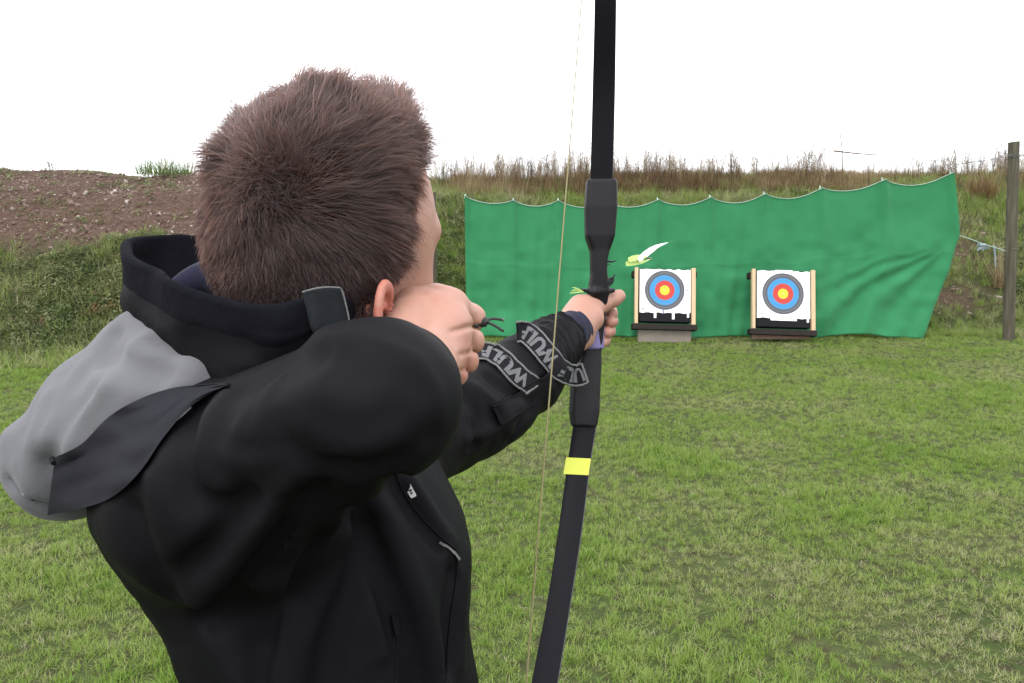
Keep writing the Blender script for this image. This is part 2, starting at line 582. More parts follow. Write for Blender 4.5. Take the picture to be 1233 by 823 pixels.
def head_sdf(P):
    q = (P - HC) @ HA.T
    f, u, r = q[:, 0], q[:, 1], q[:, 2]
    ar = np.abs(r)
    Q = np.stack([f, u, ar], 1)
    d = ell(Q, (0.003, 0.055, 0), (0.092, 0.101, 0.079))
    d = smin(d, ell(Q, (-0.034, 0.026, 0), (0.047, 0.05, 0.056)), 0.03)          # occiput
    d = smin(d, ell(Q, (0.031, -0.015, 0), (0.050, 0.075, 0.054)), 0.03)         # face block
    d = smin(d, cap(Q, np.array([0.0, -0.035, 0.050]), np.array([0.070, -0.088, 0.018]), 0.017, 0.014), 0.02)  # jaw
    d = smin(d, ell(Q, (0.080, -0.092, 0), (0.018, 0.017, 0.022)), 0.018)        # chin
    d = smin(d, cap(Q, np.array([0.086, 0.050, 0.012]), np.array([0.071, 0.048, 0.044]), 0.011, 0.009), 0.012)  # brow
    d = smin(d, ell(Q, (0.050, 0.000, 0.037), (0.018, 0.015, 0.016)), 0.018)    # cheek bone
    d = smax(d, -ell(Q, (0.094, 0.029, 0.034), (0.016, 0.013, 0.017)), 0.010)    # eye socket
    d = smin(d, ell(Q, (0.071, 0.029, 0.031), (0.0135, 0.012, 0.013)), 0.003)    # eyeball and lids
    d = smax(d, -ell(Q, (0.0885, 0.028, 0.033), (0.010, 0.0028, 0.011)), 0.001)
    d = smin(d, cap(Q, np.array([0.090, 0.038, 0]), np.array([0.105, -0.008, 0]), 0.007, 0.009), 0.010)        # nose
    d = smin(d, ell(Q, (0.096, -0.013, 0.012), (0.009, 0.008, 0.008)), 0.006)
    d = smin(d, ell(Q, (0.089, -0.041, 0), (0.010, 0.006, 0.024)), 0.007)        # lips
    d = smin(d, ell(Q, (0.087, -0.051, 0), (0.010, 0.006, 0.020)), 0.006)
    d = smax(d, -ell(Q, (0.101, -0.046, 0), (0.010, 0.0015, 0.022)), 0.002)
    # neck
    d = smin(d, cap(P, hl(-0.016, -0.02, 0), K(350, 500, 0.71), 0.052, 0.060), 0.025)
    # ear (both sides)
    ec = np.array([-0.020, -0.006, 0.076])
    th = math.radians(28)
    er = np.array([math.sin(th) * 1.0, 0, math.cos(th)])          # ear plane opens backwards
    e = Q - ec
    ef = e[:, 0] * math.cos(th) + e[:, 2] * math.sin(th)        # along the ear, front +
    eo = -e[:, 0] * math.sin(th) + e[:, 2] * math.cos(th)       # outwards
    ef = e[:, 0] * math.cos(th) - (e[:, 2]) * math.sin(th)
    eo = e[:, 0] * math.sin(th) + e[:, 2] * math.cos(th)
    ef, eo, eu = ef / 0.87, eo / 0.87, (e[:, 1] + 0.008) / 0.87 + 0.12 * ef
    rad = np.sqrt((ef / 0.0165) ** 2 + ((eu - 0.004) / 0.029) ** 2)
    # dish
    prof = 0.008 * np.clip(rad, 0, 1.2) ** 2
    dish = np.maximum(np.abs(eo - 0.010 - prof) - 0.0018, (rad - 1.0) * 0.016)
    rim = np.sqrt(((rad - 0.93) * 0.018) ** 2 + (eo - 0.0185) ** 2) - 0.0036
    rim = np.where(ef > 0.010, rim + (ef - 0.010) * 1.2, rim)
    anti = np.sqrt(((np.sqrt(((ef - 0.002) / 0.0095) ** 2 + ((eu + 0.002) / 0.0175) ** 2) - 0.95) * 0.011) ** 2 + (eo - 0.0150) ** 2) - 0.0026
    anti = np.where(ef > 0.006, anti + (ef - 0.006), anti)
    lobe = ell(np.stack([ef, eu, eo], 1), (0.003, -0.027, 0.0105), (0.0095, 0.0095, 0.0048))
    trag = ell(np.stack([ef, eu, eo], 1), (0.0125, -0.004, 0.0115), (0.004, 0.0065, 0.004))
    ear = smin(dish, rim, 0.004); ear = smin(ear, anti, 0.003); ear = smin(ear, lobe, 0.005); ear = smin(ear, trag, 0.003)
    root = ell(np.stack([ef, eu, eo], 1), (0.004, 0.0, -0.002), (0.009, 0.020, 0.009))
    ear = smin(ear, root, 0.003)
    ear = smax(ear, -ell(np.stack([ef, eu, eo], 1), (0.0050, -0.003, 0.0150), (0.0085, 0.0125, 0.0115)), 0.002)
    d = smin(d, ear * 0.87, 0.004)
    return d


def finger(P, pts, r, k=0.004):
    return chain(P, pts, r, k)


# ---- drawing hand (his right), back of the hand towards the camera, fingers hooked under the jaw
RWR = K(500, 452, 0.575)
def hand_r(P):
    d = cap(P, K(470, 500, 0.52), RWR, 0.030, 0.0275)
    kn = [K(543, 368, 0.634), K(549, 395, 0.622), K(544, 421, 0.612), K(534, 443, 0.604)]     # first knuckles
    for i, q in enumerate(kn):
        d = smin(d, cap(P, RWR + (q - RWR) * 0.10, q, 0.020, 0.0125 - 0.0004 * i), 0.013)
    d = smin(d, ell(P, K(512, 400, 0.615), (0.027, 0.027, 0.016)), 0.016)
    pip = [K(568, 384, 0.655), K(567, 411, 0.640), K(561, 434, 0.628), K(549, 452, 0.617)]
    dip = [K(556, 390, 0.684), K(555, 414, 0.672), K(548, 436, 0.656), K(536, 452, 0.642)]
    tip = [K(535, 392, 0.690), K(533, 414, 0.682), K(528, 434, 0.668), K(519, 448, 0.652)]
    for i in range(4):
        d = smin(d, finger(P, [kn[i], pip[i]], [0.0118 - 0.0004*i, 0.0104 - 0.0006 * i]), 0.0045)
        d = smin(d, ell(P, pip[i], (0.0105 - .0006*i,) * 3), 0.003)
        d = smin(d, finger(P, [pip[i], dip[i], tip[i]], [0.0100 - 0.0006*i, 0.0088 - 0.0006*i, 0.0075]), 0.0025)
    # thumb root bulge along the top of the hand, thumb folded behind the jaw side
    d = smin(d, chain(P, [K(478, 404, 0.600), K(496, 372, 0.628), K(524, 362, 0.652), K(536, 378, 0.672)], [0.017, 0.0155, 0.012, 0.009]), 0.014)
    d = smin(d, ell(P, K(528, 368, 0.640), (0.016, 0.012, 0.014)), 0.012)
    # wrinkled skin over the joints and soft veins
    d = d - 0.0005 * vnoise(P, 130) - 0.0010 * vnoise(P + 2, 55)
    for pl, am, wd in (([K(573, 392, .62), K(558, 396, .61), K(545, 400, .60)], 0.0022, 0.0022), ([K(568, 424, .61), K(556, 427, .60)], 0.0016, 0.002),
                       ([K(560, 446, .61), K(548, 446, .60)], 0.0014, 0.002)):
        d = d + am * np.exp(-((seg_t(P * [1, 1, 0], [q * [1, 1, 0] for q in pl])) / wd) ** 2)
    # tendons
    for i, q in enumerate(kn):
        a = RWR + (q - RWR) * 0.35
        d = d - 0.0016 * np.exp(-(seg_t(P, [a + np.array([0, 0.004, -0.016]), q + np.array([0, 0, -0.011])]) / 0.006) ** 2)
    return d


# ---- bow hand (his left) closed round the grip
LWR = K(686, 402, 1.275)
def hand_l(P):
    d = cap(P, K(660, 425, 1.20), LWR, 0.030, 0.029)
    web = K(722, 364, 1.325)
    heel = K(703, 409, 1.298)
    d = smin(d, cap(P, LWR, K(700, 372, 1.312), 0.030, 0.024), 0.018)                 # back of the hand
    d = smin(d, cap(P, LWR, K(711, 384, 1.300), 0.028, 0.022), 0.014)
    d = smin(d, cap(P, LWR, heel, 0.027, 0.016), 0.014)                               # heel of the palm
    d = smin(d, cap(P, K(698, 384, 1.30), web, 0.024, 0.013), 0.014)                  # thumb root
    d = smin(d, chain(P, [K(706, 372, 1.315), K(724, 366, 1.325), K(738, 361, 1.335), K(745, 357, 1.340)], [0.018, 0.0150, 0.0125, 0.0115], 0.006), 0.010)
    # fingers: first joints on the far left of the grip, wrapping in front, tips back on the right
    base = [K(699, 372, 1.345), K(697, 384, 1.345), K(696, 396, 1.340), K(696, 406, 1.335)]
    front = [K(713, 378, 1.392), K(712, 390, 1.388), K(710, 402, 1.382), K(707, 411, 1.374)]
    knee = [K(736, 376, 1.382), K(737, 387, 1.376), K(734, 399, 1.368), K(728, 410, 1.36)]
    tips = [K(737, 378, 1.352), K(735, 388, 1.345), K(730, 401, 1.338), K(724, 413, 1.332)]
    for i in range(4):
        d = smin(d, finger(P, [base[i], front[i], knee[i], tips[i]], [0.0115, 0.0108, 0.0106, 0.0100 - 0.0004 * i], 0.002), 0.0022)
    return d


def body_core(P):
    """what is under the clothes: trunk and arms"""
    d = chain(P, [K(395, 1300, 0.76), K(395, 900, 0.75), K(370, 640, 0.74), K(352, 520, 0.72)], [0.11, 0.105, 0.105, 0.07], 0.05)
    d = smin(d, chain(P, [K(350, 560, 0.72), K(290, 575, 0.63), K(440, 498, 0.50), K(470, 500, 0.52)], [0.08, 0.05, 0.032, 0.030], 0.02), 0.04)
    d = smin(d, chain(P, [K(350, 560, 0.72), K(450, 548, 0.87), K(570, 500, 1.03), K(660, 425, 1.20)], [0.08, 0.05, 0.036, 0.028], 0.02), 0.04)
    d = smin(d, cap(P, K(345, 520, 0.71), K(352, 460, 0.70), 0.06, 0.058), 0.03)
    return d


def hairline(q):
    """positive inside the haired region of the scalp (local coordinates)"""
    f, u, r = q[:, 0], q[:, 1], q[:, 2]
    lim = np.interp(f, [-0.12, -0.06, -0.034, -0.016, 0.000, 0.014, 0.024, 0.034, 0.048, 0.070, 0.1],
                    [-0.130, -0.130, -0.090, -0.006, 0.014, 0.012, 0.078, 0.106, 0.124, 0.138, 0.15])
    return u - lim


def build_body():
    Vs, Fs, red, stub = [], [], [], []
    base = 0
    r180 = HC
    parts = [(body_core, (-0.36, -0.75, 0.42), (0.10, 0.02, 1.26), 0.008),
             (head_sdf, HC - 0.17, HC + 0.17, 0.0019),
             (hand_r, K(500, 410, 0.61) - np.array([.085, .085, .12]), K(500, 410, 0.61) + np.array([.085, .085, .10]), 0.0013),
             (hand_l, K(705, 390, 1.30) - np.array([.10, .085, .11]), K(705, 390, 1.30) + np.array([.085, .085, .11]), 0.0016)]
    for i, (f, lo, hi, h) in enumerate(parts):
        V, Fq = surf(f, lo, hi, h, 0.004)
        rr = np.zeros(len(V)); ss = np.zeros(len(V))
        if i == 1:
            q = (V - HC) @ HA.T
            ear = np.exp(-(((q[:, 0] + 0.012) / 0.026) ** 2 + (q[:, 1] / 0.036) ** 2 + ((np.abs(q[:, 2]) - 0.086) / 0.016) ** 2) ** 2)
            lips = np.exp(-(((q[:, 0] - 0.098) / 0.010) ** 2 + ((q[:, 1] + 0.046) / 0.009) ** 2 + (q[:, 2] / 0.026) ** 2) ** 2)
            rr = np.clip(ear * 0.75 + lips * 0.7 + 0.35 * np.exp(-((q[:, 0] + 0.02) / 0.02) ** 2) * (q[:, 1] < 0.0) * (q[:, 2] > 0.04) + 0.15, 0, 1)
            ss = np.clip(((-q[:, 1] - 0.018) / 0.03), 0, 1) * np.clip((q[:, 0] - 0.0) / 0.02, 0, 1) * 0.55
            ss = np.maximum(ss, 1.1 * np.clip((hairline(q) + 0.002) / 0.004, 0, 1) * (np.abs(q[:, 2]) < 0.079))
            ss = np.maximum(ss, np.exp(-(((q[:, 0] - 0.028) / 0.016) ** 2 + ((q[:, 1] - 0.02) / 0.03) ** 2)) * (np.abs(q[:, 2]) > 0.05) * 0.7)
        if i == 2:
            rr = 0.10 + 0.35 * np.exp(-(np.linalg.norm(V - K(560, 440, 0.61), axis=1) / 0.025) ** 2) + 0.15 * np.exp(-(np.linalg.norm(V - K(535, 362, 0.61), axis=1) / 0.018) ** 2)
        if i == 3:
            rr = 0.12 + 0.3 * np.exp(-(np.linalg.norm(V - K(730, 395, 1.34), axis=1) / 0.03) ** 2)
        Vs.append(V); Fs.append(Fq + base); base += len(V); red.append(rr); stub.append(ss)
    V = np.concatenate(Vs); F = np.concatenate(Fs)
    me = npmesh('body', W(V), F)
    for nm, arr in (('red', red), ('stubble', stub)):
        a = me.attributes.new(nm, 'FLOAT', 'POINT'); a.data.foreach_set('value', np.concatenate(arr).astype(np.float32))
    return link('body', me, M['skin'], person)


body = build_body()

# ---- eyes
for s in (-1, 1):
    V = []
    m = MB()
    c = hl(0.0712, 0.029, 0.031 * s)
    import itertools
    vv, ff = [], []
    for i in range(9):
        for k in range(14):
            a, b = math.pi * i / 8, 2 * math.pi * k / 14
            vv.append(W(c + 0.0118 * np.array([math.sin(a) * math.cos(b), math.cos(a), math.sin(a) * math.sin(b)])))
    for i in range(8):
        for k in range(14):
            ff.append((i*14+k, i*14+(k+1)%14, (i+1)*14+(k+1)%14, (i+1)*14+k))
    m.add(vv, ff).build('eye', M['feather_white'], person)

# ---- hair: a dark under layer close to the scalp and free strands on it
CROWN = np.array([-0.076, 0.080, 0.036])


def hair_len(q):
    top = np.clip((q[:, 1] - 0.02) / 0.085, 0, 1)
    L = 0.0140 + 0.0165 * top ** 0.9
    L = L * (1 - 0.22 * np.clip((-q[:, 0] - 0.04) / 0.03, 0, 1))
    L = L * (1 - 0.25 * np.clip((-q[:, 0] - 0.03) / 0.04, 0, 1) * np.clip((0.09 - q[:, 1]) / 0.05, 0, 1))
    L = L + 0.011 * np.clip((q[:, 1] - 0.105) / 0.02, 0, 1) * np.clip((q[:, 0] + 0.005) / 0.04, 0, 1) + 0 * np.clip((q[:, 0] - 0.02) / 0.05, 0, 1) * top
    return L


skull = head_sdf


def hair_cap(P):
    q = (P - HC) @ HA.T
    th = np.clip((hairline(q) + 0.006) / 0.012, 0, 1) * np.clip((0.0815 - np.abs(q[:, 2])) / 0.004, 0, 1)
    return skull(P) - ((hair_len(q) * 0.10 + 0.0002)) * th + (1 - th) * 0.004 + 0.0016 * vnoise(P, 90)


hair, hV, hF = sdf_obj('hair', hair_cap, HC - 0.15, HC + 0.16, 0.003, M['hair_under'], person)


def build_strands(N=115000):
    V, Fq = surf(skull, HC - 0.15, HC + 0.16, 0.004, 0.004)
    tri = V[Fq]
    cen = tri.mean(1)
    area = np.linalg.norm(np.cross(tri[:, 2] - tri[:, 0], tri[:, 3] - tri[:, 1]), axis=1)
    q = (cen - HC) @ HA.T
    m = (hairline(q) > -0.001) & (np.abs(q[:, 2]) < 0.0825) & (q[:, 1] > -0.10)
    cen, area, tri = cen[m], area[m], tri[m]
    idx = RNG.choice(len(cen), N, p=area / area.sum())
    u, v = RNG.random(N)[:, None], RNG.random(N)[:, None]
    P0 = tri[idx, 0] * (1-u) * (1-v) + tri[idx, 1] * u * (1-v) + tri[idx, 2] * u * v + tri[idx, 3] * (1-u) * v
    q = (P0 - HC) @ HA.T
    keep = hairline(q) + RNG.normal(0, 0.003, N) > 0
    P0, q = P0[keep], q[keep]; N = len(P0)
    e = 1e-3
    g = np.stack([skull(P0 + np.eye(3)[i] * e) - skull(P0 - np.eye(3)[i] * e) for i in range(3)], 1)
    g /= np.linalg.norm(g, axis=1)[:, None]
    # flow: away from the crown whorl, with a swirl, then down; on the front it stands up and forward
    away = q - CROWN
    ga = g @ HA.T
    away -= ga * (away * ga).sum(1)[:, None]
    away /= np.linalg.norm(away, axis=1)[:, None] + 1e-6
    sw = np.cross(ga, away)
    dist = np.linalg.norm(q - CROWN, axis=1)
    flow = away + sw * (0.55 * np.exp(-dist / 0.035) + 0.12)[:, None]
    down = np.array([0.1, -1, 0]) - ga * (-ga[:, 1] + 0.1 * ga[:, 0])[:, None]
    side = np.clip((0.075 - q[:, 1]) / 0.07, 0, 1)
    flow += down * side[:, None] * 0.8
    front = np.clip((q[:, 0] - 0.015) / 0.05, 0, 1) * np.clip((q[:, 1] - 0.06) / 0.03, 0, 1)
    dist_c = np.exp(-(dist / 0.026) ** 2)
    flow = flow * (1 - dist_c)[:, None] + RNG.normal(0, 1.0, (N, 3)) * dist_c[:, None]
    fs = np.clip(q[:, 0] / 0.03, 0, 1) * np.clip((0.115 - q[:, 1]) / 0.03, 0, 1)
    flow = flow * (1 - 0.8 * fs)[:, None] + np.array([0.15, -0.9, 0.0]) * (0.8 * fs)[:, None]
    flow = flow * (1 - 0.75 * front)[:, None] + np.array([0.55, 0.8, 0]) * (0.75 * front)[:, None]
    # clump noise
    cn = np.stack([vnoise(P0 + k * 7.3, 60) for k in range(3)], 1) * 0.55 + np.stack([vnoise(P0 + k * 3.1 + 5, 160) for k in range(3)], 1) * 0.45
    flow = flow + cn @ HA.T * (0.5 + 0.5 * (1 - side))[:, None] + RNG.normal(0, 0.14, (N, 3))
    flow -= ga * (flow * ga).sum(1)[:, None]
    flow /= np.linalg.norm(flow, axis=1)[:, None] + 1e-6
    top = np.clip((q[:, 1] - 0.03) / 0.07, 0, 1)
    lift = 0.22 + 0.22 * top + 0.9 * front + RNG.normal(0, 0.12, N) + 0.30 * vnoise(P0 + 11, 45) * top
    lift = np.maximum(lift, 0.20) + 0.12 * np.exp(-(dist / 0.020) ** 2) + 0.35 * np.clip((0.07 - q[:, 1]) / 0.04, 0, 1)
    L = hair_len(q) * (0.45 + 0.55 * np.clip(hairline(q) / 0.022, 0, 1)) * (1 - 0.45 * np.clip((q[:, 0] - 0.05) / 0.02, 0, 1) * np.clip((0.135 - q[:, 1]) / 0.03, 0, 1)) * (1 - 0.4 * np.clip(q[:, 0] / 0.02, 0, 1) * np.clip((0.10 - q[:, 1]) / 0.03, 0, 1)) * (1.25 + 0.35 * vnoise(P0 + 2, 70)) * np.clip(RNG.lognormal(-0.08, 0.22, N), 0.5, 1.7)
    d0 = flow @ HA + g * lift[:, None]
    d0 /= np.linalg.norm(d0, axis=1)[:, None]
    d1 = flow @ HA + g * (lift - (0.15 + 0.25 * top) * (1 - front))[:, None] + np.array([0, -0.25, 0]) * (1 - 1.6 * front)[:, None]
    d1 /= np.linalg.norm(d1, axis=1)[:, None]
    seg = 6
    pts = np.empty((N, seg, 3))
    pts[:, 0] = P0 - g * 0.001
    for s in range(1, seg):
        t = s / (seg - 1)
        d = d0 * (1 - t) + d1 * t
        d /= np.linalg.norm(d, axis=1)[:, None]
        pts[:, s] = pts[:, s-1] + d * (L / (seg - 1))[:, None]
    pts[:, 1:] += RNG.normal(0, 0.0006, (N, seg - 1, 3))
    # strands lean together in tufts
    from mathutils.kdtree import KDTree
    nc = 4200
    ci = RNG.choice(N, nc, replace=False)
    kd = KDTree(nc)
    for j, i in enumerate(ci): kd.insert(pts[i, 1], j)
    kd.balance()
    jit = pts[:, 1] + RNG.normal(0, 0.0012, (N, 3))
    near = np.array([ci[kd.find(p)[1]] for p in jit])
    pull = (0.30 + 0.40 * top) * RNG.uniform(0.4, 1.0, N)
    for s in range(1, seg):
        t = (s / (seg - 1)) ** 1.3
        pts[:, s] += (pts[near, s] - pts[:, s]) * (pull * t)[:, None]
    hc = bpy.data.hair_curves.new('hair_strands')
    hc.add_curves([seg] * N)
    hc.position_data.foreach_set('vector', W(pts.reshape(-1, 3)).astype(np.float32).ravel())
    r = np.tile(np.array([0.00019, 0.00019, 0.00018, 0.00016, 0.00011, 0.00003]), N).astype(np.float32)
    ra = hc.attributes.get('radius') or hc.attributes.new('radius', 'FLOAT', 'POINT')
    ra.data.foreach_set('value', r)
    o = link('hair_strands', hc, None, hair)
    hc.materials.append(M['hair'])
    o['kind'] = 'stuff'
    return o


build_strands()

# ------------------------------------------------------------------ clothes
RSH, REL = K(275, 588, 0.60), K(455, 482, 0.475)


def jacket_sdf(P):
    # trunk
    d = chain(P, [K(402, 1290, 0.76), K(398, 1080, 0.755), K(412, 860, 0.75), K(392, 690, 0.74), K(345, 590, 0.73)], [0.145, 0.134, 0.120, 0.122, 0.106], 0.04)
    d = smin(d, ell(P, K(246, 594, 0.66), (0.078, 0.066, 0.10)), 0.04)              # back below the hood
    d = smin(d, cap(P, K(250, 606, 0.67), K(388, 850, 0.72), 0.068, 0.086), 0.03)
    d = smin(d, ell(P, K(462, 640, 0.80), (0.066, 0.10, 0.09)), 0.045)               # chest
    # right sleeve, bent
    arm = chain(P, [K(285, 600, 0.66), RSH, REL], [0.09, 0.078, 0.0458], 0.03)
    fore = chain(P, [REL, K(478, 462, 0.548)], [0.0458, 0.042], 0.02)
    arm = smin(arm, fore, 0.015)
    d = smin(d, arm, 0.013)
    # left sleeve
    sl_ = chain(P, [K(400, 575, 0.80), K(470, 530, 0.90), K(570, 494, 1.04), K(632, 452, 1.14), K(672, 412, 1.225)], [0.09, 0.072, 0.0600, 0.054, 0.040], 0.02)
    sl_ = smin(sl_, ell(P, K(592, 492, 1.08), (0.055, 0.050, 0.05)), 0.02)
    d = smin(d, sl_, 0.02)
    # shoulder slope up to the collar
    d = smin(d, cap(P, K(330, 560, 0.70), K(335, 470, 0.70), 0.11, 0.085), 0.05)
    d = smin(d, cap(P, K(335, 530, 0.64), K(405, 455, 0.62), 0.045, 0.042), 0.04)
    # folds: list of (polyline, amplitude, width)
    for pts, amp, wd in FOLDS:
        lo = np.min(pts, 0) - 3 * wd; hi = np.max(pts, 0) + 3 * wd
        m = ((P > lo) & (P < hi)).all(1)
        if m.any():
            d[m] -= amp * np.exp(-(seg_t(P[m], pts) / wd) ** (1.35 if amp > 0 else 2.0))
    rid = 1 - np.abs(vnoise(P * [1, 0.6, 1] + 0.35 * np.stack([vnoise(P + 7, 9)] * 3, 1) * 0.06, 17)) * 2.2
    rid2 = 1 - np.abs(vnoise(P * [0.7, 1, 1] + 4, 38)) * 2.2
    where_ = 0.45 + 0.55 * vnoise(P + 2, 6)
    d = d - 0.0026 * vnoise(P, 14) - 0.0012 * vnoise(P + 3, 34) - 0.0024 * np.clip(rid, -0.4, 1) * where_ - 0.0011 * np.clip(rid2, -0.4, 1) * where_
    # sleeve crumple near the wrist of the bow arm
    wv = np.exp(-(np.linalg.norm(P - K(655, 428, 1.19), axis=1) / 0.07) ** 2)
    ax = K(672, 412, 1.225) - K(570, 494, 1.04); ax /= np.linalg.norm(ax)
    s_ = P @ ax
    d = d - wv * 0.0030 * np.sin(s_ * 200 + 9 * vnoise(P, 22)) * (0.6 + 0.6 * vnoise(P + 9, 30))
    # opening of the right cuff
    a, b = K(470, 480, 0.535), K(500, 452, 0.60)
    d = smax(d, -cap(P, a, b, 0.036, 0.040), 0.004)
    return d


def fold(pts, amp, wd):
    return (np.array([K(*p) for p in pts]), amp, wd)


FOLDS = [fold([(x, y, .6) for x, y in p], a, w_) for p, a, w_ in [
    # arm hole and back of the sleeve
    ([(330, 610), (290, 660), (262, 700)], 0.006, 0.006),
    ([(398, 590), (350, 650), (300, 710)], 0.008, 0.005),
    ([(500, 440), (522, 470), (528, 505)], 0.0022, 0.005), ([(478, 520), (440, 540), (395, 545)], 0.0030, 0.006), ([(350, 440), (330, 470), (322, 510)], 0.0025, 0.006),
    ([(300, 500), (286, 530), (284, 560)], 0.0035, 0.005), ([(420, 410), (400, 440), (392, 470)], 0.0020, 0.006),
    ([(480, 640), (500, 690), (520, 760), (528, 830)], 0.006, 0.005), ([(430, 660), (450, 720), (462, 790)], 0.004, 0.005), ([(505, 600), (530, 640), (552, 690)], 0.004, 0.004),
    ([(350, 545), (310, 556), (275, 548)], 0.0035, 0.007), ([(375, 505), (330, 522), (285, 520)], 0.0028, 0.006),
    ([(400, 610), (380, 660), (340, 720), (320, 780)], -0.007, 0.010),
    ([(470, 470), (500, 500), (505, 540)], 0.003, 0.009),
    ([(380, 520), (430, 535), (480, 530)], 0.0035, 0.010),
    ([(232, 500), (226, 560), (240, 600), (290, 610), (345, 600)], -0.0055, 0.014),
    ([(250, 505), (246, 555), (262, 590), (310, 596)], 0.0035, 0.012),
    ([(205, 560), (210, 610), (225, 640)], 0.006, 0.014),
    ([(365, 570), (330, 610), (290, 660), (240, 720)], 0.010, 0.009),
    ([(385, 590), (345, 640), (300, 695), (255, 750)], -0.010, 0.013),
    ([(300, 600), (265, 650), (215, 690)], -0.007, 0.012),
    ([(190, 580), (200, 640), (215, 690)], 0.005, 0.010),
    ([(160, 620), (175, 670), (205, 720)], -0.006, 0.011),
    # flank below the sleeve
    ([(440, 612), (425, 690), (400, 760), (392, 830)], -0.011, 0.014),
    ([(420, 640), (405, 700), (370, 770), (350, 830)], 0.008, 0.013),
    ([(455, 615), (490, 690), (512, 750), (532, 830)], 0.011, 0.010),
    ([(440, 640), (468, 710), (490, 770), (505, 830)], -0.012, 0.014),
    ([(330, 700), (345, 760), (340, 830)], 0.007, 0.011),
    ([(300, 720), (310, 770), (312, 830)], -0.007, 0.011),
    ([(250, 760), (270, 800), (300, 840)], 0.005, 0.010),
    # front edge by the zip
    ([(492, 578), (515, 612), (545, 655)], 0.006, 0.008),
    ([(475, 580), (500, 620), (528, 655)], -0.007, 0.008),
    ([(560, 670), (556, 730), (552, 800)], 0.005, 0.010),
    ([(545, 690), (538, 740), (533, 810)], -0.006, 0.009),
    # upper sleeve and elbow
    ([(330, 420), (380, 405), (440, 415), (490, 440)], 0.003, 0.010),
    ([(290, 470), (340, 440), (400, 432)], -0.003, 0.012),
    ([(320, 500), (380, 480), (440, 490)], 0.003, 0.014),
    ([(410, 560), (460, 560), (505, 530)], -0.004, 0.014),
    ([(275, 480), (262, 500), (248, 540)], 0.004, 0.010),
    # bow sleeve
    ([(556, 470), (575, 500), (570, 535)], -0.006, 0.009),
    ([(575, 470), (600, 492), (612, 520)], 0.006, 0.009),
    ([(590, 455), (622, 478), (640, 490)], -0.007, 0.009),
    ([(640, 455), (622, 490), (600, 515), (560, 530)], 0.006, 0.008),
    ([(655, 462), (640, 492), (615, 530)], -0.006, 0.008),
    ([(640, 400), (652, 396), (668, 392)], 0.004, 0.007),
    ([(648, 412), (664, 408), (672, 418), (678, 430)], -0.005, 0.006),
    ([(664, 400), (676, 412), (684, 428)], 0.0035, 0.005),
]]
# the folds are drawn as sight lines; find where each one really lies on the cloth
_F, FOLDS = FOLDS, []
_V, _Q = surf(jacket_sdf, (-0.42, -0.72, 0.36), (0.16, 0.05, 1.32), 0.012, 0.02)
_bv = BVHTree.FromPolygons([tuple(v) for v in W(_V)], [tuple(q) for q in _Q])
for pts, amp, wd in _F:
    c = catmull(pts, 5); out = []
    for p in c:
        h_ = hit(_bv, p[0] / p[2] * FPX + 616.5, 411.5 - p[1] / p[2] * FPX, 0.0)
        if h_ is not None: out.append(UW(np.array(h_[0])))
    if len(out) > 2: FOLDS.append((np.array(out), amp * 1.7, wd * 0.85))
jacket, jV, jF = sdf_obj('jacket', jacket_sdf, (-0.42, -0.72, 0.36), (0.16, 0.05, 1.32), 0.0040, M['jacket'], person, 0.015)


# ---- grey hood of the sweatshirt, hanging on the back
def hoodie_sdf(P):
    pts = [K(205, 448, .63), K(196, 440, .665), K(140, 498, .665), K(82, 552, .665)]
    d = chain(P, pts, [0.036, 0.045, 0.051, 0.0495], 0.018)
    far = [K(215, 430, .80), K(180, 440, .80), K(140, 490, .79), K(105, 545, .77)]
    d = smin(d, chain(P, far, [0.04, 0.05, 0.05, 0.045], 0.03), 0.05)
    near = [K(235, 462, .585), K(180, 480, .60), K(120, 530, .62)]
    d = smin(d, chain(P, near, [0.02, 0.03, 0.03], 0.02), 0.03)
    # shoulder fold where the hood leaves the collar and the rolled edge low on the left
    for pts_, amp, wd in HF:
        d -= amp * np.exp(-(seg_t(P, pts_) / wd) ** 2)
    rid = 1 - np.abs(vnoise(P * [1, 1, 0.5], 20)) * 2.2
    d = d - 0.0030 * vnoise(P, 16) - 0.0012 * vnoise(P + 5, 45) - 0.0022 * np.clip(rid, -0.4, 1)
    return d


HF = [fold([(60, 480, .62), (42, 530, .62), (40, 590, .63)], 0.004, 0.012),
      fold([(10, 580, .66), (35, 603, .63), (62, 612, .61)], -0.006, 0.006),
      fold([(134, 405, .66), (128, 424, .64), (150, 440, .66), (190, 452, .66)], -0.011, 0.010),
      fold([(170, 415, .62), (210, 440, .60), (250, 462, .58)], 0.004, 0.012),
      fold([(110, 470, .61), (75, 520, .61), (60, 560, .61)], -0.004, 0.012)]
HF += [fold([(100, 440, .6), (75, 480, .6), (52, 540, .6)], 0.003, 0.008), fold([(150, 440, .6), (200, 445, .6), (240, 458, .6)], -0.004, 0.009),
       fold([(130, 465, .6), (95, 505, .6), (78, 545, .6)], 0.003, 0.007), fold([(20, 560, .6), (40, 585, .6), (62, 600, .6)], 0.003, 0.006)]
_H, HF = HF, []
_V, _Q = surf(hoodie_sdf, (-0.46, -0.18, 0.52), (-0.19, 0.04, 0.90), 0.010, 0.02)
_bv = BVHTree.FromPolygons([tuple(v) for v in W(_V)], [tuple(q) for q in _Q])
for pts, amp, wd in _H:
    out = []
    for p in catmull(pts, 5):
        h_ = hit(_bv, p[0] / p[2] * FPX + 616.5, 411.5 - p[1] / p[2] * FPX, 0.0)
        if h_ is not None: out.append(UW(np.array(h_[0])))
    if len(out) > 2: HF.append((np.array(out), amp, wd * 0.9))
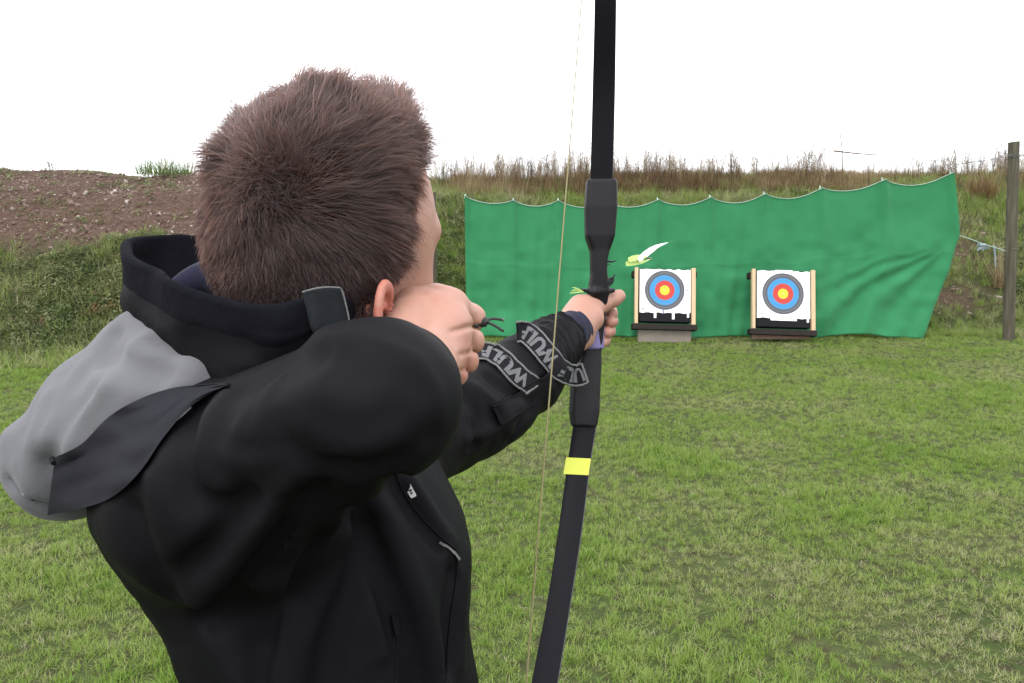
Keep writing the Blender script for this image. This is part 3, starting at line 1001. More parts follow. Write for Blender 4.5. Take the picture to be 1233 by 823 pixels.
hoodie, _, _ = sdf_obj('sweatshirt_hood', hoodie_sdf, (-0.46, -0.18, 0.52), (-0.19, 0.04, 0.90), 0.0032, M['hoodie'], person, 0.012)


_bh = bvh_of(hoodie)
_s = [hit(_bh, x, y, 0.0002) for x, y in catmull([(10, 574), (22, 590), (40, 602), (60, 609)], 6)]
MB().tube([tuple(h_[0]) for h_ in _s if h_ is not None], 0.0012, 6).build('hem_seam', M['hoodie'], hoodie)
_s = [hit(_bh, x, y, 0.0002) for x, y in catmull([(95, 432), (72, 470), (52, 520), (40, 560)], 6)]
# ---- collar: standing ring of soft shell with a thick fleece roll at the rim
def ring_mesh(name, curves, mat, parent, thick, n=12, m=10, round_top=False, closed=True):
    """curves: list of closed rows (camera frame) from rim to base"""
    rows = [catmull(c, n, closed) for c in curves]
    rows = np.array(rows)                       # (rows, cols, 3)
    mid = np.array([catmull(rows[:, j], m) for j in range(rows.shape[1])])   # (cols, R, 3)
    cen = mid.mean((0, 1))
    cols, R, _ = mid.shape
    # normals by differences
    du = np.roll(mid, -1, 0) - np.roll(mid, 1, 0)
    if not closed:
        du[0] = mid[1] - mid[0]; du[-1] = mid[-1] - mid[-2]
    dv = np.gradient(mid, axis=1)
    nn = np.cross(du, dv); nn /= np.linalg.norm(nn, axis=2)[..., None] + 1e-9
    if (nn * (mid - cen)).sum() < 0: nn = -nn
    wob = (vnoise(mid.reshape(-1, 3), 25) * 0.0045 + vnoise(mid.reshape(-1, 3), 60) * 0.002 - np.abs(vnoise(mid.reshape(-1, 3) + 3, 33)) * 0.004).reshape(cols, R, 1)
    mid = mid + nn * wob; wob = wob * 0
    out = mid + nn * thick / 2; inn = mid - nn * thick / 2
    upv = -(dv[:, :1]); upv /= np.linalg.norm(upv, axis=2)[..., None]
    arc = []
    for k in range(1, 6):
        a = math.pi * k / 6
        arc.append(mid[:, :1] + nn[:, :1] * math.cos(a) * thick / 2 + upv * math.sin(a) * thick / 2 + wob[:, :1] * nn[:, :1])
    prof = np.concatenate([out[:, ::-1], *arc, inn], 1)       # outer base -> rim -> inner base
    T = prof.shape[1]
    V = prof.reshape(-1, 3)
    F = []
    for i in range(cols if closed else cols - 1):
        j = (i + 1) % cols
        for k in range(T - 1):
            F.append((i*T+k, j*T+k, j*T+k+1, i*T+k+1))
    if not closed:
        for i in (0, cols - 1):
            for k in range(T // 2):
                a, b = i*T+k, i*T+T-1-k
                if k + 1 < T-1-k-0 and k+1 != T-1-k: F.append((a, a+1, b-1, b) if b-1 != a+1 else (a, a+1, b))
    me = bpy.data.meshes.new(name)
    me.from_pydata([tuple(v) for v in W(V)], [], F)
    import bmesh
    bm = bmesh.new(); bm.from_mesh(me); bmesh.ops.recalc_face_normals(bm, faces=bm.faces); bm.to_mesh(me); bm.free()
    me.polygons.foreach_set('use_smooth', [True] * len(me.polygons))
    return link(name, me, mat, parent)


rim = [K(148, 298, .69), K(190, 334, .60), K(262, 366, .553), K(332, 374, .535), K(392, 360, .545), K(424, 370, .585),
       K(440, 400, .66), K(410, 350, .76), K(325, 305, .80), K(240, 290, .78), K(180, 290, .745)]
low = [K(153, 342, .685), K(196, 372, .598), K(268, 402, .556), K(335, 418, .540), K(395, 402, .55), K(426, 410, .59),
       K(440, 440, .66), K(405, 430, .74), K(325, 400, .78), K(245, 390, .76), K(185, 350, .735)]
bas = [K(158, 376, .675), K(208, 412, .600), K(276, 466, .570), K(345, 470, .56), K(400, 450, .565), K(430, 460, .60),
       K(435, 480, .66), K(400, 480, .72), K(325, 470, .75), K(250, 450, .74), K(195, 400, .715)]
rim = np.array(rim); low = np.array(low); bas = np.array(bas)
cc = bas.mean(0)
collar = ring_mesh('collar', [low + (low - cc) * 0.03 + np.array([0, 0.006, 0]), low * 0.5 + bas * 0.5 + (low - cc) * 0.035, bas + (bas - cc) * 0.02], M['jacket'], person, 0.006)
lining = ring_mesh('collar_lining', [rim, rim * 0.45 + low * 0.55 + (low - cc) * 0.012, low - (low - cc) * 0.01, bas - (bas - cc) * 0.10], M['fleece'], collar, 0.009)

# tab at the collar end beside the ear, dark grey with a pale bound edge
tabp = [(366, 352), (384, 347.5), (404, 347), (411, 351), (418, 384), (419, 400), (396, 404), (378, 402), (370, 378)]


def slab(poly_px, dfun, mat, name, parent, thick=0.004, seg=8, bulge=0.0):
    """closed outline in pixels -> a soft slab following dfun(px, py) depths"""
    pts = np.array(poly_px, float)
    c = pts.mean(0)
    loop = catmull(pts, seg, True)
    rings = [0.0, 0.35, 0.65, 0.85, 0.96, 1.0]
    V, F = [], []
    n = len(loop)
    for s, sg in ((0, -1), (1, 1)):
        for r_ in rings[1:]:
            for p in loop:
                q = c + (p - c) * r_
                t = thick / 2 * (1 - max(0, (r_ - 0.85) / 0.15) ** 2 * 0.9)
                V.append(K(q[0], q[1], dfun(*q) + sg * t - bulge * (1 - r_ ** 2)))
        V.append(K(c[0], c[1], dfun(*c) + sg * thick / 2 - bulge))
    m = len(rings) - 1
    blk = m * n + 1
    for s in (0, 1):
        o = s * blk
        for k in range(n):
            k2 = (k + 1) % n
            F.append((o + blk - 1, o + k, o + k2))
            for j in range(m - 1):
                F.append((o + j*n + k, o + (j+1)*n + k, o + (j+1)*n + k2, o + j*n + k2))
    for k in range(n):
        k2 = (k + 1) % n
        F.append(((m-1)*n + k, blk + (m-1)*n + k, blk + (m-1)*n + k2, (m-1)*n + k2))
    mb = MB().add(W(np.array(V)), F)
    return mb.build(name, mat, parent)


tab = slab(tabp, lambda x, y: 0.526 + 0.0010 * max(0, x - 380) * 0.5, M['collar_grey'], 'collar_tab', person, 0.006)
MB().tube([W(K(x, y, 0.5215 + 0.0005 * max(0, x - 380))) for x, y in catmull([(364, 352), (384, 347), (404, 346.5), (412, 351), (420, 384), (421, 398)], 6)], 0.0006, 6).build('bound_edge', M['piping'], tab)

# navy undershirt showing between collar and neck
MB().tube([W(p) for p in catmull([K(205, 372, .66), K(236, 344, .66), K(262, 336, .655), K(290, 350, .64), K(310, 380, .62)], 8)], [0.016] * 33, 12).build('undershirt_collar', M['navy'], person)


# ---- black hood flap lying over the grey hood
BV = bvh_of(jacket, hoodie)
top_c = catmull([(275, 461), (245, 463), (205, 468), (165, 482), (130, 503), (98, 535), (66, 551)], 8)
bot_c = catmull([(275, 464), (252, 474), (225, 494), (196, 528), (165, 572), (125, 604), (57, 621)], 8)
nu, nv = len(top_c), 22
G = np.zeros((nu, nv + 1, 2)); D = np.zeros((nu, nv + 1))
for i in range(nu):
    for j in range(nv + 1):
        t = j / nv
        G[i, j] = top_c[i] * (1 - t) + bot_c[i] * t
        # the free end edge goes straight down
        h_ = hit(BV, *G[i, j])
        if h_ is None: D[i, j] = np.nan
        else: D[i, j] = UW(np.array(h_[0]))[2]
fill = np.nanmean(D)
D = np.where(np.isnan(D), 0.66, D)
D0 = np.minimum(D, 0.66) - 0.006
S_ = D0.copy()
for _ in range(60):
    a = S_.copy()
    a[1:-1] = (S_[:-2] + S_[2:] + S_[1:-1]) / 3
    a[:, 1:-1] = (a[:, :-2] + a[:, 2:] + a[:, 1:-1]) / 3
    S_ = np.minimum(a, D0)
wr = np.array([[0.0024 * math.sin(i * 0.35 + j * 0.5 + math.sin(i * .2) * 2) + 0.0030 * math.sin(j * 0.21 - i * 0.16) for j in range(nv + 1)] for i in range(nu)])
S_ = S_ - np.abs(wr)
Vf = []
for s in (0, 1):
    for i in range(nu):
        for j in range(nv + 1):
            Vf.append(K(G[i, j, 0], G[i, j, 1], S_[i, j] + s * 0.0035))
Ff = []
T = nv + 1; blk = nu * T
for i in range(nu - 1):
    for j in range(nv):
        Ff.append((i*T+j, (i+1)*T+j, (i+1)*T+j+1, i*T+j+1)); Ff.append((blk+i*T+j, blk+i*T+j+1, blk+(i+1)*T+j+1, blk+(i+1)*T+j))
for i in range(nu - 1):
    for j in (0, nv): Ff.append((i*T+j, (i+1)*T+j, blk+(i+1)*T+j, blk+i*T+j))
for j in range(nv):
    for i in (0, nu-1): Ff.append((i*T+j, i*T+j+1, blk+i*T+j+1, blk+i*T+j))
flap = MB().add(W(np.array(Vf)), Ff).build('hood_flap', M['flap'], person)
MB().tube([W(K(62, 552, .60)), W(K(64, 556, .598)), W(K(64.5, 558, .60))], 0.0020, 10).build('snap_button', M['collar_grey'], flap)
# silver-coloured zip of the hood opening
MB().tube([W(np.array(UW(np.array(hit(BV, x, y, 0.002)[0])))) for x, y in catmull([(214, 507), (222, 500), (231, 492)], 5)], 0.0013, 6).build('zip_edge', M['silver'], flap)

BJ = bvh_of(jacket)


def onj(x, y, lift=0.001):
    h_ = hit(BJ, x, y, lift)
    return None if h_ is None else np.array(h_[0])


def surf_tube(name, pts, r, mat, parent, lift=0.0005, n=6, seg=6):
    P = [onj(x, y, lift) for x, y in catmull(pts, seg)]
    P = [p for p in P if p is not None]
    return MB().tube(P, r, n).build(name, mat, parent)


# zip puller with a pale rubber tag, chest pocket zip, seams
def ribbon(name, pts_px, width_px, mat, parent, lift=0.002, thick=0.0015, seg=8, bvh=None, m=6, wend=None, wrinkle=0.0):
    """a band laid on the cloth along a pixel path; returns (object, mapper(s, t) -> world)"""
    c = catmull(pts_px, seg)
    n = len(c)
    tg = np.gradient(c, axis=0); tg /= np.linalg.norm(tg, axis=1)[:, None]
    nr = np.stack([-tg[:, 1], tg[:, 0]], 1)
    w_ = np.full(n, float(width_px)) if wend is None else np.interp(np.linspace(0, 1, n), [0, 1], [width_px, wend])
    g = np.zeros((n, m + 1, 3)); last = None
    for i in range(n):
        for j in range(m + 1):
            q = c[i] + nr[i] * w_[i] * (j / m - 0.5)
            h_ = hit(bvh or BJ, q[0], q[1], lift)
            p = UW(np.array(h_[0])) if h_ is not None else None
            if p is None or (last is not None and abs(p[2] - last) > 0.05):
                p = K(q[0], q[1], last if last is not None else 1.1)
            last = p[2]
            g[i, j] = p
        last = g[i, m // 2, 2]
    if wrinkle:
        for i in range(n):
            for j in range(m + 1):
                p = g[i, j]; q_ = (vnoise(p[None] + 1.7, 70)[0] * 0.7 + vnoise(p[None], 150)[0] * 0.4) * wrinkle
                g[i, j] = p * (1 - (abs(q_) + 0.3 * wrinkle) / p[2]); g[i, j, 1] += q_ * 0.8
    dd = g[..., 2].copy()
    for _ in range(14):
        a = dd.copy()
        a[1:-1] = (dd[:-2] + dd[2:] + dd[1:-1]) / 3
        a[:, 1:-1] = (a[:, :-2] + a[:, 2:] + a[:, 1:-1]) / 3
        dd = np.minimum(a, g[..., 2] + 0.001)
    for i in range(n):
        for j in range(m + 1):
            g[i, j] *= dd[i, j] / g[i, j, 2]
    V = np.concatenate([g.reshape(-1, 3), (g * (1 + thick / g[..., 2:3])).reshape(-1, 3)])
    T = m + 1; blk = n * T; F = []
    for i in range(n - 1):
        for j in range(m):
            F.append((i*T+j, (i+1)*T+j, (i+1)*T+j+1, i*T+j+1)); F.append((blk+i*T+j, blk+i*T+j+1, blk+(i+1)*T+j+1, blk+(i+1)*T+j))
        for j in (0, m): F.append((i*T+j, (i+1)*T+j, blk+(i+1)*T+j, blk+i*T+j))
    for j in range(m):
        for i in (0, n-1): F.append((i*T+j, i*T+j+1, blk+i*T+j+1, blk+i*T+j))
    o = MB().add(W(V), F).build(name, mat, parent)

    def mp(s, t, up=0.0004):
        x = min(max(s, 0), 1) * (n - 1); i = min(int(x), n - 2); fx = x - i
        y = min(max(t, 0), 1) * m; j = min(int(y), m - 1); fy = y - j
        p = (g[i, j] * (1-fx) * (1-fy) + g[i+1, j] * fx * (1-fy) + g[i, j+1] * (1-fx) * fy + g[i+1, j+1] * fx * fy)
        return W(p * (1 - up / p[2]))
    return o, mp, g


_dz = UW(onj(503, 606))[2] - 0.004
_a, _b, _n = np.array([483, 571.]), np.array([498.5, 599.]), np.array([0.875, -0.484]) * 3.9
_V = []
for s in (0, 0.0025):
    for c_, sc_ in ((_a, .85), (_a + (_b - _a) * .08, 1), (_a + (_b - _a) * .92, 1), (_b, .8)):
        _V += [K(*(c_ - _n * sc_), _dz + s), K(*(c_ + _n * sc_), _dz + s)]
_F = [(0,2,3,1),(2,4,5,3),(4,6,7,5),(8,9,11,10),(10,11,13,12),(12,13,15,14),(0,1,9,8),(6,14,15,7)] + [(i, i+8, i+10, i+2) for i in (0,2,4)] + [(i+1, i+3, i+11, i+9) for i in (0,2,4)]
zp = MB().add(W(np.array(_V)), _F).build('zip_puller', M['silver'], jacket, smooth=False)
_m = MB()
for k in range(7):
    c_ = _a + (_b - _a) * (0.16 + 0.11 * k); t_ = (_b - _a) * 0.035
    _m.add(W(np.array([K(*(c_ - _n * .45 - t_), _dz - .0004), K(*(c_ + _n * .5 - t_), _dz - .0004), K(*(c_ + _n * .5 * (1 if k % 2 else .2) + t_), _dz - .0004), K(*(c_ - _n * .45 + t_), _dz - .0004)])), [(0, 1, 2, 3)])
_m.build('puller_print', M['collar_grey'], zp, smooth=False)
surf_tube('front_zip', [(472, 560), (490, 600), (512, 628), (535, 650), (548, 662)], 0.0011, M['jacket'], jacket)
surf_tube('pocket_zip', [(530, 654), (542, 662), (550, 676), (549, 700), (543, 740), (539, 780), (537, 830)], 0.0011, M['jacket'], jacket)
pz, _, _ = ribbon('pocket_trim', [(529, 653), (537, 658), (546, 667), (551, 674)], 3.6, M['piping'], jacket, 0.0025, 0.001, 5, wend=2.0)
surf_tube('pocket_seam', [(474, 742), (478, 765), (477, 800), (476, 840)], 0.0009, M['jacket'], jacket)
hp, _, _ = ribbon('pocket_tab', [(473, 740), (475, 752), (477, 766)], 9, M['jacket'], jacket, 0.003, 0.002, 5)
surf_tube('sleeve_seam', [(560, 548), (590, 530), (618, 508), (640, 482), (668, 462)], 0.0009, M['jacket'], jacket)
# ---- navy cuff on the bow wrist
def tube_rows(name, path, radii, mat, parent, n=56, open_end=True, wob=0.0):
    """sleeve-like tube given by camera-frame centres; the far end is a real opening with a hem"""
    radii = list(np.interp(np.linspace(0, len(path) - 1, 25), range(len(path)), radii)); path = catmull(path, 8)
    pts = [Vector(W(p)) for p in path]
    rows = []
    t0 = (pts[-1] - pts[0]).normalized()
    nrm = Vector((0, 0, 1)); nrm = (nrm - t0 * nrm.dot(t0)).normalized()
    prof = [(i, r) for i, r in enumerate(radii)]
    V, F = [], []
    seq = [(pts[i], radii[i]) for i in range(len(pts))]
    # hem turned inwards
    e, re = seq[-1]
    seq += [(e + t0 * 0.002, re - 0.0018), (e, re - 0.0042), (e - t0 * 0.03, re - 0.005)]
    for k, (p, r) in enumerate(seq):
        t = t0
        b = t.cross(nrm)
        for j in range(n):
            a = 2 * math.pi * j / n
            rr = r * (1 + wob * math.sin(a * 5 + k * 1.3))
            V.append(p + (nrm * math.cos(a) + b * math.sin(a)) * rr)
    for k in range(len(seq) - 1):
        for j in range(n):
            F.append((k*n+j, k*n+(j+1) % n, (k+1)*n+(j+1) % n, (k+1)*n+j))
    return MB().add(V, F).build(name, mat, parent)


tube_rows('undershirt_cuff', [K(650, 430, 1.18), K(672, 412, 1.235), K(684, 402, 1.262), K(692, 396.5, 1.282)],
          [0.034, 0.0345, 0.0335, 0.0325], M['navy'], person, wob=0.012)
tube_rows('sleeve_cuff', [K(640, 440, 1.15), K(655, 426, 1.195), K(668, 414, 1.225), K(677, 407, 1.245)],
          [0.047, 0.049, 0.046, 0.0400], M['jacket'], jacket, wob=0.045)

_sc = bpy.data.objects['sleeve_cuff'].data
for v in _sc.vertices:          # bunched cloth
    p = np.array(v.co[:])[None]; n_ = np.array(v.normal[:])
    v.co = tuple(p[0] + n_ * float(0.004 * vnoise(p, 40)[0] - 0.003 * abs(vnoise(p + 2, 70)[0])))
# ---- arm guard: two printed elastic bands round the forearm and a dark pad below
guard = empty('arm_guard', (0, 0, 0)); guard.parent = person; guard.matrix_parent_inverse = Matrix.Identity(4)
guard.matrix_parent_inverse = person.matrix_basis.inverted()
BA = bvh_of(jacket, bpy.data.objects['sleeve_cuff'])


def text_mesh(body_):
    cu = bpy.data.curves.new('lettering', 'FONT')
    cu.body = body_; cu.size = 1.0; cu.offset = 0.05; cu.resolution_u = 3
    o = bpy.data.objects.new('lettering', cu); C.objects.link(o)
    dg = bpy.context.evaluated_depsgraph_get()
    me = bpy.data.meshes.new_from_object(o.evaluated_get(dg))
    bpy.data.objects.remove(o); bpy.data.curves.remove(cu)
    V = np.array([v.co[:] for v in me.vertices]); F = [tuple(p.vertices) for p in me.polygons]
    bpy.data.meshes.remove(me)
    return V, F


def print_on(mp, s0, s1, t0, t1, word, parent, mat, up=0.0014, flip=True, name='lettering'):
    V, F = text_mesh(word)
    x0, x1 = V[:, 0].min(), V[:, 0].max(); y0, y1 = V[:, 1].min(), V[:, 1].max()
    P = []
    for v in V:
        a = (v[0] - x0) / (x1 - x0); b = (v[1] - y0) / (y1 - y0)
        if flip: a, b = 1 - a, 1 - b
        P.append(mp(s0 + (s1 - s0) * a, t1 + (t0 - t1) * b, up))
    mb = MB().add(P, F)
    o = mb.build(name, mat, parent, smooth=False, fix=False)
    return o


b1, m1, g1 = ribbon('strap', [(622, 401), (631, 401), (641, 408), (652, 421), (662, 433), (671, 444), (682, 450), (694, 452), (704, 449)], 24, M['webbing'], guard, 0.0022, 0.0014, 8, bvh=BA, wrinkle=0.0022)
b2, m2, g2 = ribbon('strap', [(574, 424), (588, 424), (602, 432), (614, 444), (626, 456), (637, 463), (641, 468)], 22, M['webbing'], guard, 0.0022, 0.0014, 8, bvh=BA, wrinkle=0.0022)
for o, mp, g in ((b1, m1, g1), (b2, m2, g2)):
    for t in (0, g.shape[1] - 1):
        ln = g[:, t]
        MB().tube([W(p * (1 - 0.0006 / p[2])) for p in ln], 0.0015, 6).build('strap_binding', M['piping'], o)
MB().tube([W(p) for p in g2[-1]], 0.0018, 6).build('strap_binding', M['piping'], b2)
MB().tube([W(p) for p in g1[-1]], 0.0018, 6).build('strap_binding', M['piping'], b1)
print_on(m1, 0.10, 0.58, 0.14, 0.86, 'WULF', b1, M['strap_print'])
print_on(m1, 0.66, 0.97, 0.14, 0.86, 'ULF', b1, M['strap_print'])
print_on(m2, 0.08, 0.80, 0.14, 0.86, 'WULF', b2, M['strap_print'])
# pad of the guard under the straps with a piped edge
pad, pm, pg = ribbon('guard_pad', [(596, 500), (612, 492), (630, 480), (648, 466), (664, 456)], 24, M['jacket'], guard, 0.003, 0.002, 6, bvh=BA, wend=14, wrinkle=0.003)
MB().tube([W(p * (1 - 0.001 / p[2])) for p in pg[:, 0]], 0.0012, 6).build('strap_binding', M['jacket'], pad)
MB().tube([W(p * (1 - 0.001 / p[2])) for p in pg[:, -1]], 0.0012, 6).build('strap_binding', M['jacket'], pad)
MB().tube([W(K(640, 413 , 1.13)) + np.array([0, 0, 0]), W(K(638, 432, 1.115)), W(K(632, 446, 1.105)), W(K(640, 462, 1.10))], 0.0022, 6).build('strap_binding', M['piping'], guard)

# ---- finger tab cord at the drawing hand
tabc = empty('finger_tab', (0, 0, 0)); tabc.parent = person; tabc.matrix_parent_inverse = person.matrix_basis.inverted()
MB().tube([W(K(572, 377, .648)), W(K(575, 386, .650)), W(K(573, 394, .648))], 0.0022, 8).build('loop', M['black_cord'], tabc)
kn = MB()
for a in range(3):
    pts = [W(K(579 + a * 2.6, 388, .652) + 0.0030 * np.array([0.25 * math.cos(t), math.sin(t), math.cos(t)])) for t in np.linspace(0, 2 * math.pi, 13)]
    kn.tube(pts, 0.0014, 6)
kn.tube([W(K(574, 388, .651)), W(K(588, 387, .652))], 0.0026, 8)
kn.build('knot', M['black_cord'], tabc)
for tail in ([(586, 386, .652), (593, 384, .655), (600, 384.5, .66), (606, 385.5, .662)], [(586, 388, .652), (593, 391, .652), (600, 395, .652), (606, 399, .65)]):
    MB().tube([W(p) for p in catmull([K(*q) for q in tail], 4)], 0.00115, 6).build('cord_end', M['black_cord'], tabc)
MB().tube([W(K(605, 385.3, .662)), W(K(607, 385.8, .662))], 0.0014, 6).build('cord_tip', M['piping'], tabc)
# leather of the tab between the fingers
slab([(548, 386), (562, 384), (571, 388), (570, 400), (556, 404), (546, 398)], lambda x, y: 0.668, M['black_cord'], 'tab_leather', tabc, 0.003)

# ---- trousers and boots, below the frame
HIPZ = 0.98
hip = W(K(398, 1080, 0.755)); hx, hy = hip[0] + 0.01, hip[1] + 0.02


def legs(P):
    d = ell(P, np.array([hx, hy, 0.93]), (0.155, 0.19, 0.14))
    for s in (-1, 1):
        a = np.array([hx, hy + s * 0.085, 0.90]); b = np.array([hx + 0.02, hy + s * 0.15, 0.50]); c_ = np.array([hx - 0.01, hy + s * 0.19, 0.10])
        d = smin(d, chain(P, [a, b, c_], [0.098, 0.070, 0.060], 0.03), 0.02)
    return d - 0.003 * vnoise(P, 16)


V, Fq = surf(legs, (hx - .25, hy - .36, 0.04), (hx + .25, hy + .36, 1.08), 0.010)
link('trousers', npmesh('trousers', V, Fq[:, ::-1]), M['jeans'], person)
for s in (-1, 1):
    def boot(P):
        c = np.array([hx - 0.01, hy + s * 0.19, 0])
        d = cap(P, c + [0, 0, 0.16], c + [0.0, 0, 0.05], 0.055, 0.05)
        d = smin(d, cap(P, c + [0.0, 0, 0.045], c + [0.16, s * 0.03, 0.035], 0.045, 0.036), 0.03)
        return smax(d, -(P[:, 2] - 0.004), 0.006)
    V, Fq = surf(boot, (hx - .12, hy + s * .19 - .14, -0.02), (hx + .28, hy + s * .19 + .14, 0.25), 0.006)
    link('boot', npmesh('boot', V, Fq[:, ::-1]), M['boot'], person)

# ------------------------------------------------------------------ the bow
bow = empty('recurve_bow', tuple(W(K(716, 395, 1.33))))
tag(bow, 'black recurve bow with a yellow band on its lower limb, held upright by the man', 'bow')


def limb(name, path, parent, seg=8):
    """path rows: (left px, right px, py, depth, thickness m)"""
    rows = catmull(np.array(path, float), seg)
    V, F = [], []
    for l, r, y, d, th in rows:
        a, b = K(l, y, d), K(r, y, d + 0.004)
        e = min(0.0022, th * 0.3)
        w_ = (b - a) / np.linalg.norm(b - a)
        back = np.array([0.12, 0, 1.0]) * th
        V += [a, a + w_ * e - back * 0.12, b - w_ * e - back * 0.12, b, b + back * 0.9, b - w_ * e + back, a + w_ * e + back, a + back * 0.9]
    n = 8
    for i in range(len(rows) - 1):
        for k in range(n):
            F.append((i*n+k, i*n+(k+1) % n, (i+1)*n+(k+1) % n, (i+1)*n+k))
    F += [tuple(range(n)), tuple((len(rows)-1)*n + k for k in range(n))]
    return MB().add(W(np.array(V)), F).build(name, M['bow'], parent)


ul = limb('limb', [(718, 736, -330, 1.10, .005), (717, 739, -150, 1.15, .006), (716, 741.5, 0, 1.21, .007), (713.5, 740, 110, 1.26, .009), (711, 737.5, 215, 1.29, .012), (711, 737, 250, 1.295, .013)], bow)
ll = limb('limb', [(692, 719, 480, 1.305, .013), (690, 717.5, 512, 1.30, .013), (683, 710, 560, 1.28, .011), (672, 700, 640, 1.23, .009), (658, 686, 730, 1.16, .008), (640, 671, 823, 1.08, .007), (622, 652, 930, 1.0, .006), (612, 635, 1030, .93, .005)], bow)
limb_edge = MB()
# pale laminated edge down the right side of the lower limb
pe = catmull([(719, 480, 1.309), (717.5, 512, 1.304), (710, 560, 1.284), (700, 640, 1.234), (686, 730, 1.164), (671, 823, 1.084), (652, 930, 1.004)], 8)
limb_edge.tube([W(K(x + 0.2, y, d + 0.002)) for x, y, d in pe], 0.0011, 6).build('limb_edge', M['bow_edge'], ll)
pe = catmull([(741.5, 0, 1.214), (740, 110, 1.264), (737.5, 215, 1.294)], 8)
MB().tube([W(K(x, y, d + 0.002)) for x, y, d in pe], 0.0009, 6).build('limb_edge', M['bow_edge'], ul)
# yellow band wrapped round the lower limb
yb = MB(); V = []
for y, l, r, d in ((551, 684.0, 711.2, 1.2815), (571, 680.6, 708.2, 1.2725)):
    a, b = K(l - 2.3, y, d - 0.0022), K(r + 0.4, y + 1.5, d + 0.0018)
    V += [a, b, b + np.array([0.002, 0, 0.016]), a + np.array([0.002, 0, 0.016])]
yb.add(W(np.array(V)), [(0, 1, 5, 4), (1, 2, 6, 5), (2, 3, 7, 6), (3, 0, 4, 7)]).build('yellow_band', M['yellow'], ll, smooth=False)


def riser_sdf(P):
    def rb(a, b, ra, rb_, wx, wz):
        return None
    d = None
    rows = [  # px centre, py, depth, half width m, half depth m
        (724.5, 216, 1.298, .0245, .016), (723.5, 250, 1.30, .0262, .019), (722.5, 285, 1.305, .0235, .021), (722.5, 302, 1.31, .0155, .022),
        (722.0, 330, 1.315, .0140, .024), (720.5, 352, 1.32, .0165, .026), (718, 375, 1.328, .0150, .024), (715, 400, 1.33, .0155, .024),
        (711.5, 424, 1.33, .0165, .025), (709, 440, 1.325, .0200, .023), (705, 462, 1.318, .0240, .020), (703.5, 495, 1.31, .0245, .018), (703, 514, 1.305, .0215, .015)]
    cs = np.array([K(a, b, c) for a, b, c, _, _ in rows]); hw = np.array([r[3] for r in rows]); hd = np.array([r[4] for r in rows])
    # vertical coordinate along the riser
    y = P[:, 1]
    ys = cs[:, 1][::-1]
    cx = np.interp(y, ys, cs[:, 0][::-1]); cz = np.interp(y, ys, cs[:, 2][::-1])
    w_ = np.interp(y, ys, hw[::-1]); z_ = np.interp(y, ys, hd[::-1])
    rx = np.abs(P[:, 0] - cx) - w_ + 0.008; rz = np.abs(P[:, 2] - cz - z_ * 0.2) - z_ + 0.008
    q = np.sqrt(np.maximum(rx, 0) ** 2 + np.maximum(rz, 0) ** 2) + np.minimum(np.maximum(rx, rz), 0) - 0.008
    d = smax(q * 0.9, np.maximum(y - ys[-1], ys[0] - y), 0.006)
    # carved hollow on the pocket faces
    g = seg_t(P, [K(742, 222, 1.275), K(733, 255, 1.272), K(731, 296, 1.28)])
    d = smax(d, -(g - 0.0075), 0.004)
    g = seg_t(P, [K(708, 230, 1.272), K(712, 262, 1.270), K(716, 300, 1.278)])
    d = smax(d, -(g - 0.003), 0.004)
    g = seg_t(P, [K(724, 440, 1.30), K(718, 470, 1.288), K(716, 510, 1.288)])
    d = smax(d, -(g - 0.0075), 0.004)
    # sight window: cut on the right above the shelf, and shelf
    d = smax(d, -ell(P, K(737, 322, 1.315), (0.010, 0.030, 0.05)), 0.004)
    d = smin(d, cap(P, K(716, 352, 1.30), K(738, 350, 1.315), 0.0055, 0.004), 0.006)
    d = smin(d, cap(P, K(700, 349, 1.31), K(716, 352, 1.31), 0.0022, 0.005), 0.006)
    d = smin(d, cap(P, K(737, 335, 1.31), K(727, 341, 1.31), 0.002, 0.005), 0.006)
    return d


ris, _, _ = sdf_obj('riser', riser_sdf, K(716, 520, 1.32) - np.array([.07, .03, .07]), K(722, 210, 1.31) + np.array([.07, .03, .07]), 0.0018, M['bow_riser'], bow)
# grip sleeve in lavender under the palm
def grip_sdf(P):
    d = cap(P, K(716, 394, 1.327), K(712.5, 417, 1.327), 0.0165, 0.0205)
    return smax(d, -(P[:, 1] - K(712, 421, 1.325)[1]), 0.003)
sdf_obj('grip', grip_sdf, K(714, 425, 1.325) - 0.04, K(714, 370, 1.325) + 0.04, 0.002, M['grip'], bow)
# dark bristle rest and wisps beside the shelf
rest = empty('arrow_rest', (0, 0, 0)); rest.parent = bow; rest.matrix_parent_inverse = bow.matrix_basis.inverted()
for k, (pts, r0) in enumerate([([(728, 318), (732, 315), (737, 315.5), (742, 314)], .0028), ([(727, 322), (731, 319), (735, 319)], .0018),
                               ([(728, 341), (733, 339), (737, 337), (740, 331)], .0042), ([(727, 346), (734, 343), (738, 340), (739, 335)], .003),
                               ([(726, 336), (729, 331), (730, 327)], .0030), ([(704, 350), (698, 350.5), (694, 351)], .0022)]):
    P = catmull([K(x, y, 1.30 + 0.006 * i) for i, (x, y) in enumerate(pts)], 5)
    MB().tube([W(p) for p in P], list(np.linspace(r0, r0 * 0.25, len(P))), 7).build('bristle', M['bow_edge'] if k in (4,) else M['bow'], rest)
for k in range(6):
    a = RNG.uniform(-1, 1)
    P = [K(703 - k * 0.4, 352, 1.30), K(697 - k * 0.8, 347 + a * 2 + k, 1.30), K(691 - k * 1.0, 344 + a * 4 + k * 1.5, 1.305)]
    MB().tube([W(p) for p in catmull(P, 4)], [0.0004] * 9, 4).build('plume_thread', M['feather_green'], rest)

